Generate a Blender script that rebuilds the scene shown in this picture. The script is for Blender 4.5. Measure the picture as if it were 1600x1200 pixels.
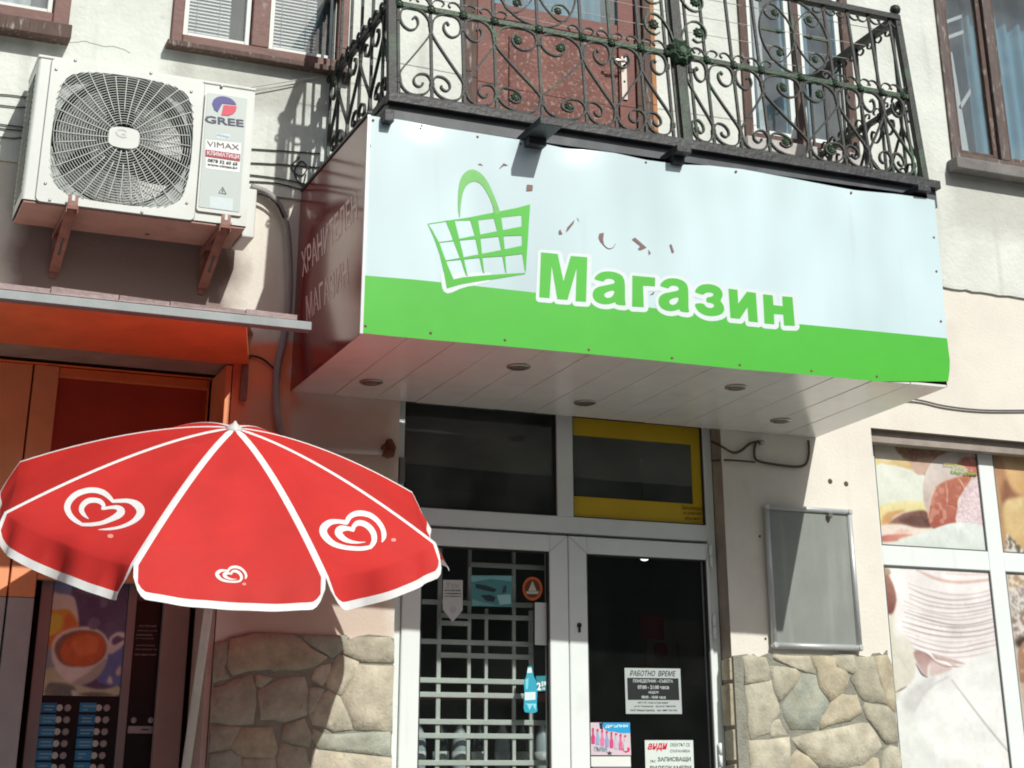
import bpy, bmesh, math, random
from mathutils import Vector, Matrix
from mathutils.bvhtree import BVHTree
random.seed(7)
R = math.radians
S = bpy.context.scene
for o in list(bpy.data.objects): bpy.data.objects.remove(o)

# ------------------------------------------------------------------ camera
FPX, CX, CY = 2645.375, 905.705, 141.263          # focal length and principal point in photo pixels (1600 wide)
def _rx(a): return Matrix(((1,0,0),(0,math.cos(a),-math.sin(a)),(0,math.sin(a),math.cos(a))))
def _ry(a): return Matrix(((math.cos(a),0,math.sin(a)),(0,1,0),(-math.sin(a),0,math.cos(a))))
def _rz(a): return Matrix(((math.cos(a),-math.sin(a),0),(math.sin(a),math.cos(a),0),(0,0,1)))
M3 = _rz(-0.01820567) @ _rx(-0.41612404) @ _ry(-0.43693589)
CAM = Vector((0, -7.0, 1.2))
def c2w(v):                                        # camera (x right, y down, z forward) -> world
    d = M3.transposed() @ Vector(v)
    return Vector((d.x, d.z, -d.y))
cam = bpy.data.cameras.new('camera'); camo = bpy.data.objects.new('camera', cam)
S.collection.objects.link(camo); S.camera = camo
xr, yd, fw = c2w((1,0,0)), c2w((0,1,0)), c2w((0,0,1))
rm = Matrix((xr, -yd, -fw)).transposed().to_4x4()
camo.matrix_world = Matrix.Translation(CAM) @ rm
cam.sensor_fit = 'HORIZONTAL'; cam.sensor_width = 36
cam.lens = FPX/1600*36
cam.shift_x = (800-CX)/1600; cam.shift_y = (CY-600)/1600
cam.clip_start = .05; cam.clip_end = 500

# ------------------------------------------------------------------ light
w = bpy.data.worlds.new('World'); S.world = w; w.use_nodes = True
nt = w.node_tree; nt.nodes.clear()
sk = nt.nodes.new('ShaderNodeTexSky'); sk.sky_type = 'NISHITA'; sk.sun_disc = False
SUN = Vector((.275, -1.08, .94)).normalized()
sk.sun_elevation = math.asin(SUN.z); sk.sun_rotation = math.atan2(SUN.x, SUN.y)
sk.air_density = 1.0; sk.dust_density = 2.5; sk.ozone_density = 1.0
bg = nt.nodes.new('ShaderNodeBackground'); bg.inputs['Strength'].default_value = .075
ow = nt.nodes.new('ShaderNodeOutputWorld')
nt.links.new(sk.outputs[0], bg.inputs[0]); nt.links.new(bg.outputs[0], ow.inputs[0])
sl = bpy.data.lights.new('sun', 'SUN'); sl.energy = 4.0; sl.angle = R(.55); sl.color = (1, .975, .92)
so = bpy.data.objects.new('sun', sl); S.collection.objects.link(so)
so.rotation_euler = (-SUN).to_track_quat('-Z', 'Y').to_euler(); so.location = (3, -12, 12)
S.view_settings.view_transform = 'Standard'; S.view_settings.look = 'None'
S.view_settings.gamma = 1; S.view_settings.exposure = -0.04; S.view_settings.use_curve_mapping = False

# ------------------------------------------------------------------ pixel -> world helpers (real planes)
def ray(px, py): return c2w(((px-CX)/FPX, (py-CY)/FPX, 1)).normalized()
def W(px, py, Y=0.):
    d = ray(px, py); return CAM + d*((Y-CAM.y)/d.y)
def WZ(px, py, Z):
    d = ray(px, py); return CAM + d*((Z-CAM.z)/d.z)
def WX(px, py, X):
    d = ray(px, py); return CAM + d*((X-CAM.x)/d.x)
def xw(px, py, Y=0.): return W(px, py, Y).x
def zw(px, py, Y=0.): return W(px, py, Y).z

# ------------------------------------------------------------------ materials
def mat(name, col, rough=.6, metal=0., var=.12, scale=6., bump=.0, bscale=60., spec=.5, stain=None, coat=0., detail=6, stretch=None):
    m = bpy.data.materials.new(name); m.use_nodes = True; n = m.node_tree; N = n.nodes; L = n.links
    b = N['Principled BSDF']; b.inputs['Roughness'].default_value = rough; b.inputs['Metallic'].default_value = metal
    b.inputs['Specular IOR Level'].default_value = spec
    b.inputs['Coat Weight'].default_value = coat; b.inputs['Coat Roughness'].default_value = .08
    tc = N.new('ShaderNodeTexCoord'); src = tc.outputs['Object']
    if stretch:
        mp = N.new('ShaderNodeMapping'); mp.inputs['Scale'].default_value = stretch; L.new(src, mp.inputs[0]); src = mp.outputs[0]
    out = None
    if var > 0 or stain:
        nz = N.new('ShaderNodeTexNoise'); nz.inputs['Scale'].default_value = scale; nz.inputs['Detail'].default_value = detail
        nz.inputs['Roughness'].default_value = .65
        L.new(src, nz.inputs['Vector'])
        mr = N.new('ShaderNodeMapRange'); mr.inputs[1].default_value = .3; mr.inputs[2].default_value = .7
        L.new(nz.outputs[0], mr.inputs[0])
        mx = N.new('ShaderNodeMix'); mx.data_type = 'RGBA'
        mx.inputs[6].default_value = tuple(max(0, c*(1-var)) for c in col)+(1,)
        mx.inputs[7].default_value = tuple(min(1, c*(1+var)) for c in col)+(1,)
        L.new(mr.outputs[0], mx.inputs[0]); out = mx.outputs[2]
    for st in (stain or []):                        # (colour, scale, lo, hi, amount)
        scol, ssc, lo, hi, amt = st
        nz = N.new('ShaderNodeTexNoise'); nz.inputs['Scale'].default_value = ssc; nz.inputs['Detail'].default_value = 8
        nz.inputs['Roughness'].default_value = .6; L.new(src, nz.inputs['Vector'])
        mr = N.new('ShaderNodeMapRange'); mr.inputs[1].default_value = lo; mr.inputs[2].default_value = hi; mr.inputs[4].default_value = amt
        L.new(nz.outputs[0], mr.inputs[0])
        mx = N.new('ShaderNodeMix'); mx.data_type = 'RGBA'; mx.inputs[7].default_value = tuple(scol)+(1,)
        L.new(mr.outputs[0], mx.inputs[0]); L.new(out, mx.inputs[6]); out = mx.outputs[2]
    if out: L.new(out, b.inputs['Base Color'])
    else: b.inputs['Base Color'].default_value = tuple(col)+(1,)
    if bump > 0:
        nz = N.new('ShaderNodeTexNoise'); nz.inputs['Scale'].default_value = bscale; nz.inputs['Detail'].default_value = 5
        L.new(src, nz.inputs['Vector'])
        bp = N.new('ShaderNodeBump'); bp.inputs['Strength'].default_value = bump; bp.inputs['Distance'].default_value = .01
        L.new(nz.outputs[0], bp.inputs['Height']); L.new(bp.outputs[0], b.inputs['Normal'])
    return m
def glassmat(name, tint=(.85,.9,.88), rough=.0, base=.06, dust=.03):
    m = bpy.data.materials.new(name); m.use_nodes = True; n = m.node_tree; N = n.nodes; L = n.links
    N.clear(); o = N.new('ShaderNodeOutputMaterial'); mx = N.new('ShaderNodeMixShader')
    t = N.new('ShaderNodeBsdfTransparent'); t.inputs[0].default_value = tuple(tint)+(1,)
    g = N.new('ShaderNodeBsdfGlossy'); g.inputs['Roughness'].default_value = rough
    nz = N.new('ShaderNodeTexNoise'); nz.inputs['Scale'].default_value = 1.5
    tc = N.new('ShaderNodeTexCoord'); L.new(tc.outputs['Object'], nz.inputs['Vector'])
    bp = N.new('ShaderNodeBump'); bp.inputs['Strength'].default_value = .05; bp.inputs['Distance'].default_value = .02
    L.new(nz.outputs[0], bp.inputs['Height']); L.new(bp.outputs[0], g.inputs['Normal'])
    f = N.new('ShaderNodeFresnel'); f.inputs[0].default_value = 1.55
    ma = N.new('ShaderNodeMath'); ma.operation = 'ADD'; ma.inputs[1].default_value = base
    ge = N.new('ShaderNodeNewGeometry'); inv = N.new('ShaderNodeMath'); inv.operation = 'SUBTRACT'; inv.inputs[0].default_value = 1
    L.new(ge.outputs['Backfacing'], inv.inputs[1]); mu = N.new('ShaderNodeMath'); mu.operation = 'MULTIPLY'   # the inner face of the pane adds no second mirror
    L.new(f.outputs[0], ma.inputs[0]); L.new(ma.outputs[0], mu.inputs[0]); L.new(inv.outputs[0], mu.inputs[1]); L.new(mu.outputs[0], mx.inputs[0])
    L.new(t.outputs[0], mx.inputs[1]); L.new(g.outputs[0], mx.inputs[2])
    df = N.new('ShaderNodeBsdfDiffuse'); df.inputs[0].default_value = (.62,.68,.65,1)          # thin film of dust
    n2 = N.new('ShaderNodeTexNoise'); n2.inputs['Scale'].default_value = 4; n2.inputs['Detail'].default_value = 8; L.new(tc.outputs['Object'], n2.inputs['Vector'])
    mr = N.new('ShaderNodeMapRange'); mr.inputs[1].default_value = .35; mr.inputs[2].default_value = .7; mr.inputs[3].default_value = dust*.4; mr.inputs[4].default_value = dust*1.7; L.new(n2.outputs[0], mr.inputs[0])
    m2 = N.new('ShaderNodeMixShader'); L.new(mr.outputs[0], m2.inputs[0]); L.new(mx.outputs[0], m2.inputs[1]); L.new(df.outputs[0], m2.inputs[2]); L.new(m2.outputs[0], o.inputs[0])
    return m
def emit(name, col, s):
    m = bpy.data.materials.new(name); m.use_nodes = True; b = m.node_tree.nodes['Principled BSDF']
    b.inputs['Emission Color'].default_value = tuple(col)+(1,); b.inputs['Emission Strength'].default_value = s
    b.inputs['Base Color'].default_value = tuple(col)+(1,); return m
_ink = {}
def ink(r, g, b, rough=.5, wash=0.):
    if wash: l_ = (r+g+b)/3; r, g, b = [v*(1-wash)+(l_*.5+118)*wash for v in (r, g, b)]                         # flat print colour given as sRGB 0..255 albedo look
    k = (r, g, b, rough)
    if k not in _ink:
        f = lambda v: ((v/255+.055)/1.055)**2.4 if v > 10 else v/255/12.92
        _ink[k] = mat('ink', (f(r), f(g), f(b)), rough=rough, var=.04, scale=20)
    return _ink[k]

plaster_up = mat('plaster_upper', (.71,.75,.69), .9, var=.10, scale=3.0, bump=.35, bscale=45, stain=[((.42,.43,.39), 1.7, .52, .75, .55), ((.30,.29,.26), 9, .66, .80, .5), ((.74,.77,.72), 5, .55, .7, .5)])
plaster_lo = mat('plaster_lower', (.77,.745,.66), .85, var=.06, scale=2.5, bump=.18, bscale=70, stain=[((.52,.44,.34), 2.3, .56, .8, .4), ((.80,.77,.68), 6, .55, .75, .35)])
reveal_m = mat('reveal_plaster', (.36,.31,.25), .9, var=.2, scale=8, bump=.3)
stone_ms = [mat('stone_%s' % c, col, .88, var=.28, scale=13, bump=.38, bscale=90, stain=[((.33,.28,.18), 5, .52, .72, .5), ((.17,.15,.11), 22, .60, .72, .5), ((.50,.48,.38), 11, .56, .70, .45)]) for c, col in
            (('a', (.46,.44,.34)), ('b', (.41,.39,.30)), ('c', (.36,.39,.32)), ('d', (.47,.42,.30)), ('e', (.51,.48,.37)))]
mortar = mat('mortar', (.27,.27,.22), .95, var=.2, scale=20, bump=.6, bscale=90)
pvc = mat('white_pvc', (.80,.87,.85), .28, var=.04, scale=3, stain=[((.50,.51,.48), 5, .60, .85, .35)])
pvc_seam = mat('dark_gasket', (.03,.03,.03), .6, var=0)
glass = glassmat('door_glass', (.86,.89,.88), base=.02, dust=.005)
glass_up = glassmat('old_window_glass', (.92,.95,.96), base=.07, dust=.07)
glass_tr = glassmat('transom_glass', (.40,.44,.41), base=.03, dust=.07)
brown = mat('brown_frame_paint', (.15,.062,.047), .55, var=.2, scale=8, bump=.2, bscale=30, stain=[((.40,.33,.28), 12, .62, .72, .6)])
brown_dk = mat('weathered_frame', (.10,.060,.047), .7, var=.3, scale=9, bump=.4, bscale=40, stain=[((.45,.42,.38), 16, .58, .68, .6)], stretch=(3,3,.6))
iron = mat('green_iron', (.022,.025,.023), .55, metal=0, var=.3, scale=9, bump=.3, bscale=120, stain=[((.045,.10,.05), 5, .54, .64, .8), ((.11,.07,.05), 17, .60, .70, .6)])
iron_gr = mat('green_paint', (.032,.080,.036), .5, var=.35, scale=14, bump=.3, bscale=90, stain=[((.04,.04,.035), 14, .52, .60, .8)])
dksteel = mat('dark_steel', (.035,.037,.04), .5, var=.35, scale=8, bump=.3, bscale=50, stain=[((.13,.14,.15), 7, .55, .72, .6)])
acwhite = mat('ac_white_enamel', (.66,.70,.66), .4, var=.05, scale=4, stain=[((.55,.54,.48), 6, .58, .8, .4)])
acgrey = mat('ac_panel_grey', (.50,.58,.55), .4, var=.03, scale=4)
acdark = mat('ac_interior', (.06,.07,.07), .6, var=.2)
galv = mat('galvanised', (.45,.46,.47), .45, metal=.5, var=.15, scale=12, bump=.15)
rusty = mat('rusty_primer', (.27,.12,.09), .75, var=.3, scale=12, bump=.3, stain=[((.50,.40,.34), 9, .56, .72, .5)])
acbase = mat('ac_base_pan', (.44,.26,.21), .6, var=.15, scale=7, stain=[((.30,.12,.08), 9, .56, .75, .5)])  # reddish bounce light from below put into the pan colour
green_v = mat('green_vinyl', (.070,.50,.036), .38, var=.05, scale=3, coat=.2)
signblue = mat('sign_white_sheet', (.58,.74,.77), .33, var=.13, scale=1.3, bump=.16, bscale=1.8, coat=.25, detail=2, stretch=(1.6,1,.7))
signout = mat('sign_white_outline', (.70,.79,.80), .4, var=.03)
green_l = mat('light_green_vinyl', (.17,.56,.13), .4, var=.25, scale=3)
wear_m = mat('sign_tear', (.24,.15,.14), .8, var=.2)
redgloss = mat('dark_red_panel', (.21,.026,.028), .15, var=.15, scale=3, coat=.2)
sideink = mat('side_letter_vinyl', (.78,.56,.54), .3, var=.1)
soffit_m = mat('soffit_pvc', (.80,.81,.76), .22, var=.06, scale=4, coat=.12, stain=[((.45,.44,.40), 6, .60, .82, .5)], bump=.03, bscale=3)
chrome = mat('brushed_steel', (.45,.42,.38), .3, metal=.9, var=.1)
alu = mat('aluminium', (.56,.59,.59), .42, metal=.35, var=.06)
board_m = mat('board_grey_green', (.26,.285,.26), .35, var=.10, scale=5, bump=.04, stain=[((.38,.42,.38), 3, .5, .8, .5)])
orange_glow_m = mat('orange_glow_wood', (.86,.24,.07), .6, var=.12, scale=4, bump=.15, stain=[((.35,.10,.05), 7, .58, .75, .5)])  # orange bounce light of the parasol put into the wood colour
kframe_m = mat('kiosk_frame_glow', (.88,.36,.17), .6, var=.10, scale=3, bump=.1, stain=[((.45,.22,.15), 5, .58, .8, .5)])  # parasol bounce light mixed into the frame colour
redpanel = mat('dark_red_board', (.45,.055,.028), .5, var=.15, scale=3)  # red reflection of the parasol carried in the board colour
slate = mat('bitumen_sheet', (.42,.33,.32), .8, var=.2, scale=20, bump=.4)
lipgrey = mat('awning_lip_metal', (.26,.29,.29), .5, metal=.3, var=.12, scale=10)
redfab = mat('red_fabric', (.60,.024,.020), .75, var=.10, scale=4, bump=.12, bscale=400, stain=[((.50,.05,.04), 2.2, .55, .8, .5), ((.66,.10,.08), 9, .66, .85, .35)])
whtfab = mat('white_trim', (.82,.84,.82), .7, var=.05, scale=12, bump=.1)
def translucent(m, col, f):
    n = m.node_tree; N = n.nodes; L = n.links; b = N['Principled BSDF']; o = next(x for x in N if x.type == 'OUTPUT_MATERIAL')
    t = N.new('ShaderNodeBsdfTranslucent'); t.inputs[0].default_value = tuple(col)+(1,); mx = N.new('ShaderNodeMixShader'); mx.inputs[0].default_value = f
    L.new(b.outputs[0], mx.inputs[1]); L.new(t.outputs[0], mx.inputs[2]); L.new(mx.outputs[0], o.inputs[0])
translucent(redfab, (.75,.04,.02), .16); translucent(whtfab, (.8,.8,.78), .12)
polem = mat('white_pole', (.62,.56,.52), .45, var=.12, scale=10)
conduit_m = mat('grey_conduit', (.30,.28,.27), .6, var=.12, scale=9)
blk = mat('black_rubber', (.02,.02,.02), .6, var=.2)
wirem = mat('clothes_line', (.5,.5,.48), .5, var=.1)
interior_m = mat('dark_interior_paint', (.26,.27,.24), .9, var=.1)
curtain = mat('blue_curtain', (.12,.30,.40), .9, var=.2, scale=3, stretch=(8,1,.4))
curtw = mat('pale_curtain', (.62,.66,.66), .9, var=.1, scale=6)
blindm = mat('blind_slats', (.88,.89,.88), .6, var=.05)
door_paint = mat('peeling_door_paint', (.16,.056,.042), .7, var=.2, scale=7, bump=.4, bscale=60, stain=[((.36,.28,.25), 55, .54, .62, .7), ((.36,.16,.12), 4, .5, .7, .5)])
door_paint2 = mat('door_paint', (.17,.058,.043), .6, var=.2, scale=6, bump=.2, stain=[((.50,.42,.38), 24, .66, .70, .8)])
woodo = mat('bare_orange_wood', (.42,.20,.09), .8, var=.25, scale=9, stretch=(4,4,.5), bump=.2)

def wall_stain_or_light(m, x0, x1, z0, z1, col, soft=.12, amt=.85):
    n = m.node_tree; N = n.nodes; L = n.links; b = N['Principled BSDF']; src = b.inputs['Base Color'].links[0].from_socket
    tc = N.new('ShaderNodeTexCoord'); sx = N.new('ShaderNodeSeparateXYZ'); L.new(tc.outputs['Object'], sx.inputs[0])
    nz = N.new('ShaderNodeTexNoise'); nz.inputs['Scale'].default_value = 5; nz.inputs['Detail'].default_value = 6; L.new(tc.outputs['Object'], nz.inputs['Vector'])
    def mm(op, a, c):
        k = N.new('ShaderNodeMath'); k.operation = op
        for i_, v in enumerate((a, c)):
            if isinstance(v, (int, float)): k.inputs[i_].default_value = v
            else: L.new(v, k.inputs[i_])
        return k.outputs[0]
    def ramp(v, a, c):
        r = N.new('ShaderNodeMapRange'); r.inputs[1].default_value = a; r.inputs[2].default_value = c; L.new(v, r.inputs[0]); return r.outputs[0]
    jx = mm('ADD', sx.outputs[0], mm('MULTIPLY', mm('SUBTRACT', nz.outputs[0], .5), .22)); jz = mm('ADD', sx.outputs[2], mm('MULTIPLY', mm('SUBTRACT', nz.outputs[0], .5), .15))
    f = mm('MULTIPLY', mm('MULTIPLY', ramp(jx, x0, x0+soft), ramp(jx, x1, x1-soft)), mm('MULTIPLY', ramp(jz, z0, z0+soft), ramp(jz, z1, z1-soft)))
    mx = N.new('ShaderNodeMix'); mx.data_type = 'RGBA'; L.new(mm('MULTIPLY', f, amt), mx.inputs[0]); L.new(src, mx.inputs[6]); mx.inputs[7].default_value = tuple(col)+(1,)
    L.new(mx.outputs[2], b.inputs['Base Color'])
def streaks(m, col, sx_, lo, hi, amt):
    n = m.node_tree; N = n.nodes; L = n.links; b = N['Principled BSDF']; src = b.inputs['Base Color'].links[0].from_socket
    tc = N.new('ShaderNodeTexCoord'); mp = N.new('ShaderNodeMapping'); mp.inputs['Scale'].default_value = (sx_, sx_, sx_*.09); L.new(tc.outputs['Object'], mp.inputs[0])
    nz = N.new('ShaderNodeTexNoise'); nz.inputs['Scale'].default_value = 1; nz.inputs['Detail'].default_value = 7; L.new(mp.outputs[0], nz.inputs['Vector'])
    r = N.new('ShaderNodeMapRange'); r.inputs[1].default_value = lo; r.inputs[2].default_value = hi; r.inputs[4].default_value = amt; L.new(nz.outputs[0], r.inputs[0])
    mx = N.new('ShaderNodeMix'); mx.data_type = 'RGBA'; L.new(r.outputs[0], mx.inputs[0]); L.new(src, mx.inputs[6]); mx.inputs[7].default_value = tuple(col)+(1,); L.new(mx.outputs[2], b.inputs['Base Color'])
streaks(plaster_up, (.36,.37,.33), 9, .56, .78, .5); streaks(plaster_lo, (.50,.46,.38), 8, .60, .82, .3); streaks(signblue, (.47,.52,.53), 14, .60, .85, .35); streaks(pvc, (.52,.55,.52), 12, .62, .85, .35)
streaks(board_m, (.38,.41,.37), 18, .52, .75, .4); streaks(acwhite, (.42,.42,.36), 16, .60, .82, .4); streaks(soffit_m, (.50,.50,.46), 5, .55, .8, .3)
wall_stain_or_light(plaster_up, 1.2, 2.1, 4.2, 4.47, (.36,.36,.32), .08, .5); wall_stain_or_light(plaster_up, 5.4, 6.9, 4.1, 4.52, (.40,.40,.35), .12, .45)
wall_stain_or_light(plaster_lo, 1.5, 1.92, 2.2, 3.2, (.95,.27,.12), .05, .95)   # orange glow of the parasol painted on past the kiosk
wall_stain_or_light(plaster_lo, .62, 1.66, 2.9, 3.78, (.16,.10,.085))      # shade below the air conditioner darkened into the plaster colour
wall_stain_or_light(plaster_lo, 1.62, 2.42, 1.9, 3.0, (.52,.38,.28), .1, .6)  # pinkish brown plaster beside the door
# ------------------------------------------------------------------ mesh builder
class MB:
    def __init__(s): s.v = []; s.f = []; s.m = []; s.smooth = []
    def face(s, idx, mi=0, sm=False): s.f.append(tuple(idx)); s.m.append(mi); s.smooth.append(sm)
    def poly(s, pts, mi=0, sm=False):
        b = len(s.v); s.v += [Vector(p) for p in pts]; s.face(range(b, b+len(pts)), mi, sm)
    def box(s, x0, x1, y0, y1, z0, z1, mi=0):
        b = len(s.v)
        s.v += [Vector((x, y, z)) for z in (z0, z1) for y in (y0, y1) for x in (x0, x1)]
        for q in ((0,2,3,1), (4,5,7,6), (0,1,5,4), (2,6,7,3), (0,4,6,2), (1,3,7,5)): s.face([b+i for i in q], mi)
    def hexa(s, p, mi=0):                          # 8 points: bottom 4 (ring), top 4 (ring)
        b = len(s.v); s.v += [Vector(q) for q in p]
        for q in ((3,2,1,0), (4,5,6,7), (0,1,5,4), (1,2,6,5), (2,3,7,6), (3,0,4,7)): s.face([b+i for i in q], mi)
    def sweep(s, path, prof, closed=False, mi=0, sm=True, up=None, cap=True):
        # prof: list of (a, b) offsets in frame (side, up)
        path = [Vector(p) for p in path]; n = len(path); k = len(prof); b0 = len(s.v)
        for i, p in enumerate(path):
            if closed: t = path[(i+1) % n]-path[i-1]
            else: t = path[min(i+1, n-1)]-path[max(i-1, 0)]
            if t.length < 1e-9: t = Vector((0,0,1))
            t.normalize()
            u = Vector(up) if up is not None else (Vector((0,1,0)) if abs(t.y) < .9 else Vector((1,0,0)))
            u = (u - t*u.dot(t)); u.normalize(); sd = t.cross(u)
            for a, bb in prof: s.v.append(p + sd*a + u*bb)
        for i in range(n if closed else n-1):
            for j in range(k):
                a = b0+i*k+j; c = b0+i*k+(j+1) % k; i2 = (i+1) % n; d = b0+i2*k+(j+1) % k; e = b0+i2*k+j
                s.face((a, c, d, e), mi, sm)
        if cap and not closed:
            s.face([b0+j for j in range(k)][::-1], mi); s.face([b0+(n-1)*k+j for j in range(k)], mi)
    def tube(s, path, r, k=6, closed=False, mi=0, sm=True):
        s.sweep(path, [(r*math.cos(2*math.pi*j/k), r*math.sin(2*math.pi*j/k)) for j in range(k)], closed, mi, sm)
    def strip(s, path, t, d, closed=False, mi=0, up=(0,1,0)):
        s.sweep(path, [(-t/2,-d/2), (t/2,-d/2), (t/2,d/2), (-t/2,d/2)], closed, mi, False, up)
    def lathe(s, c, axis, prof, k=16, mi=0, sm=True):   # prof: list of (r, h)
        ax = Vector(axis).normalized(); u = ax.orthogonal().normalized(); v = ax.cross(u); c = Vector(c); b0 = len(s.v)
        for r, h in prof:
            for j in range(k):
                a = 2*math.pi*j/k; s.v.append(c+ax*h+u*(r*math.cos(a))+v*(r*math.sin(a)))
        for i in range(len(prof)-1):
            for j in range(k):
                s.face((b0+i*k+j, b0+i*k+(j+1) % k, b0+(i+1)*k+(j+1) % k, b0+(i+1)*k+j), mi, sm)
        s.face([b0+j for j in range(k)][::-1], mi); s.face([b0+(len(prof)-1)*k+j for j in range(k)], mi)
C = S.collection
def wloc(o):
    v = Vector((0,0,0))
    while o is not None: v = v + o.location; o = o.parent
    return v
def obj(name, mb, m, parent=None, bevel=0., data=None, loc=None):
    """mesh given in world coordinates"""
    org = wloc(parent)
    if data is None:
        me = bpy.data.meshes.new(name)
        base = Vector(loc) if loc is not None else (org if parent else Vector((0,0,0)))
        me.from_pydata([tuple(v-base) for v in mb.v], [], mb.f)
        for mm in (m if isinstance(m, (list, tuple)) else [m]): me.materials.append(mm)
        for p, mi, sm in zip(me.polygons, mb.m, mb.smooth): p.material_index = mi; p.use_smooth = sm
        me.update()
    else: me = data; base = Vector(loc)
    o = bpy.data.objects.new(name, me); C.objects.link(o)
    if parent: o.parent = parent; o.location = base-org
    else: o.location = base
    if bevel > 0:
        bv = o.modifiers.new('b', 'BEVEL'); bv.width = bevel; bv.segments = 2; bv.limit_method = 'ANGLE'; bv.angle_limit = R(40)
    return o
def tag(o, label, cat, group=None, kind=None):
    if label: o['label'] = label
    if cat: o['category'] = cat
    if group: o['group'] = group
    if kind: o['kind'] = kind
    return o
def thing(name, label, cat, loc=(0,0,0), group=None):
    o = bpy.data.objects.new(name, None); C.objects.link(o); o.location = loc; o.empty_display_size = .1
    return tag(o, label, cat, group)
def ctree(o, d, parent=None):                     # copy of a thing with its parts
    c = o.copy(); C.objects.link(c)
    if parent: c.parent = parent
    else: c.location = o.location + d
    for ch in list(o.children): ctree(ch, d, c)
    return c
def BOX(name, x0, x1, y0, y1, z0, z1, m, parent=None, bevel=0.):
    b = MB(); b.box(x0, x1, y0, y1, z0, z1); return obj(name, b, m, parent, bevel)

def cat_rom(P, k=6, closed=False):
    out = []; n = len(P); P = [Vector(tuple(p)+(0,)*(3-len(p))) if len(p) < 3 else Vector(p) for p in P]
    rng = range(n) if closed else range(n-1)
    for i in rng:
        p0 = P[(i-1) % n] if closed or i > 0 else P[0]; p1 = P[i]; p2 = P[(i+1) % n]; p3 = P[(i+2) % n] if closed or i+2 < n else P[n-1]
        for j in range(k):
            t = j/k
            out.append(.5*((2*p1)+(p2-p0)*t+(2*p0-5*p1+4*p2-p3)*t*t+(3*p1-p0-3*p2+p3)*t**3))
    if not closed: out.append(P[-1])
    return out
def chaikin(P, it=2):
    for _ in range(it):
        Q = []
        for i in range(len(P)):
            a, b = P[i], P[(i+1) % len(P)]
            Q.append((a[0]*.75+b[0]*.25, a[1]*.75+b[1]*.25)); Q.append((a[0]*.25+b[0]*.75, a[1]*.25+b[1]*.75))
        P = Q
    return P
def fill2d(loops, offset=0.):
    """filled 2D area with holes -> (verts2d, faces)"""
    cu = bpy.data.curves.new('t', 'CURVE'); cu.dimensions = '2D'; cu.fill_mode = 'BOTH'; cu.offset = offset
    for lp in loops:
        sp = cu.splines.new('POLY'); sp.points.add(len(lp)-1); sp.use_cyclic_u = True
        for i, p in enumerate(lp): sp.points[i].co = (p[0], p[1], 0, 1)
    return _tomesh(cu)
def _tomesh(cu):
    o = bpy.data.objects.new('t', cu); C.objects.link(o)
    dg = bpy.context.evaluated_depsgraph_get(); dg.update()
    me = bpy.data.meshes.new_from_object(o.evaluated_get(dg))
    vs = [(v.co.x, v.co.y) for v in me.vertices]; fs = [tuple(p.vertices) for p in me.polygons]
    bpy.data.objects.remove(o); bpy.data.meshes.remove(me); return vs, fs
def text2d(s, bold=0., shear=0., sx=1., line=1.):
    cu = bpy.data.curves.new('t', 'FONT'); cu.body = s; cu.size = 1; cu.offset = bold; cu.shear = shear; cu.align_x = 'CENTER'
    cu.resolution_u = 2; cu.space_line = line; cu.space_character = sx
    return _tomesh(cu)
def put2d(mb, vf, fn, mi=0):
    vs, fs = vf; b = len(mb.v); mb.v += [Vector(fn(*p)) for p in vs]
    for f in fs: mb.face([b+i for i in f], mi)
def quadmap(vf, TL, TR, BL, P):
    """affine: bbox of vf onto the parallelogram TL,TR,BL (pixels), P maps pixels to 3D"""
    vs = vf[0]; x0 = min(v[0] for v in vs); x1 = max(v[0] for v in vs); y0 = min(v[1] for v in vs); y1 = max(v[1] for v in vs)
    a, b, c = P(*TL), P(*TR), P(*BL)
    def fn(x, y):
        u = (x-x0)/max(1e-6, x1-x0); v = (y1-y)/max(1e-6, y1-y0)
        return a+(b-a)*u+(c-a)*v
    return fn
def text_on(name, s, TL, TR, BL, P, m, parent, bold=0., shear=0., sx=1., line=1.):
    mb = MB(); vf = text2d(s, bold, shear, sx, line)
    if not vf[0]: return None
    put2d(mb, vf, quadmap(vf, TL, TR, BL, P)); return obj(name, mb, m, parent)
def tobox(vf, fn3):                                # used where several text lines share one mesh
    pass
def polyP(mb, pts, P, mi=0):
    vf = fill2d([pts]); put2d(mb, vf, P, mi)
def stroke(mb, pts, P, mi=0, sm=5, cusps=()):
    """variable width stroke; pts (x,y,w) in pixels"""
    segs = []; cur = []
    for i, p in enumerate(pts):
        cur.append(p)
        if i in cusps: segs.append(cur); cur = [p]
    segs.append(cur); line = []
    for k, sg in enumerate(segs):
        q = [tuple(v) for v in cat_rom(sg, sm)]
        line += q if k == 0 else q[1:]
    b = len(mb.v); n = len(line)
    for i, (x, y, ww) in enumerate(line):
        x0, y0, _ = line[max(0, i-1)]; x1, y1, _ = line[min(n-1, i+1)]
        dx, dy = x1-x0, y1-y0; l = math.hypot(dx, dy) or 1; nx, ny = -dy/l, dx/l
        mb.v.append(Vector(P(x+nx*ww/2, y+ny*ww/2))); mb.v.append(Vector(P(x-nx*ww/2, y-ny*ww/2)))
    for i in range(n-1): mb.face((b+2*i, b+2*i+1, b+2*i+3, b+2*i+2), mi)
def sc(lst, k, ox, oy):                            # zoomed crop coordinates -> photo pixels
    return [tuple([ox+p[0]/k, oy+p[1]/k]+([p[2]/k] if len(p) > 2 else [])) for p in lst]

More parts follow.
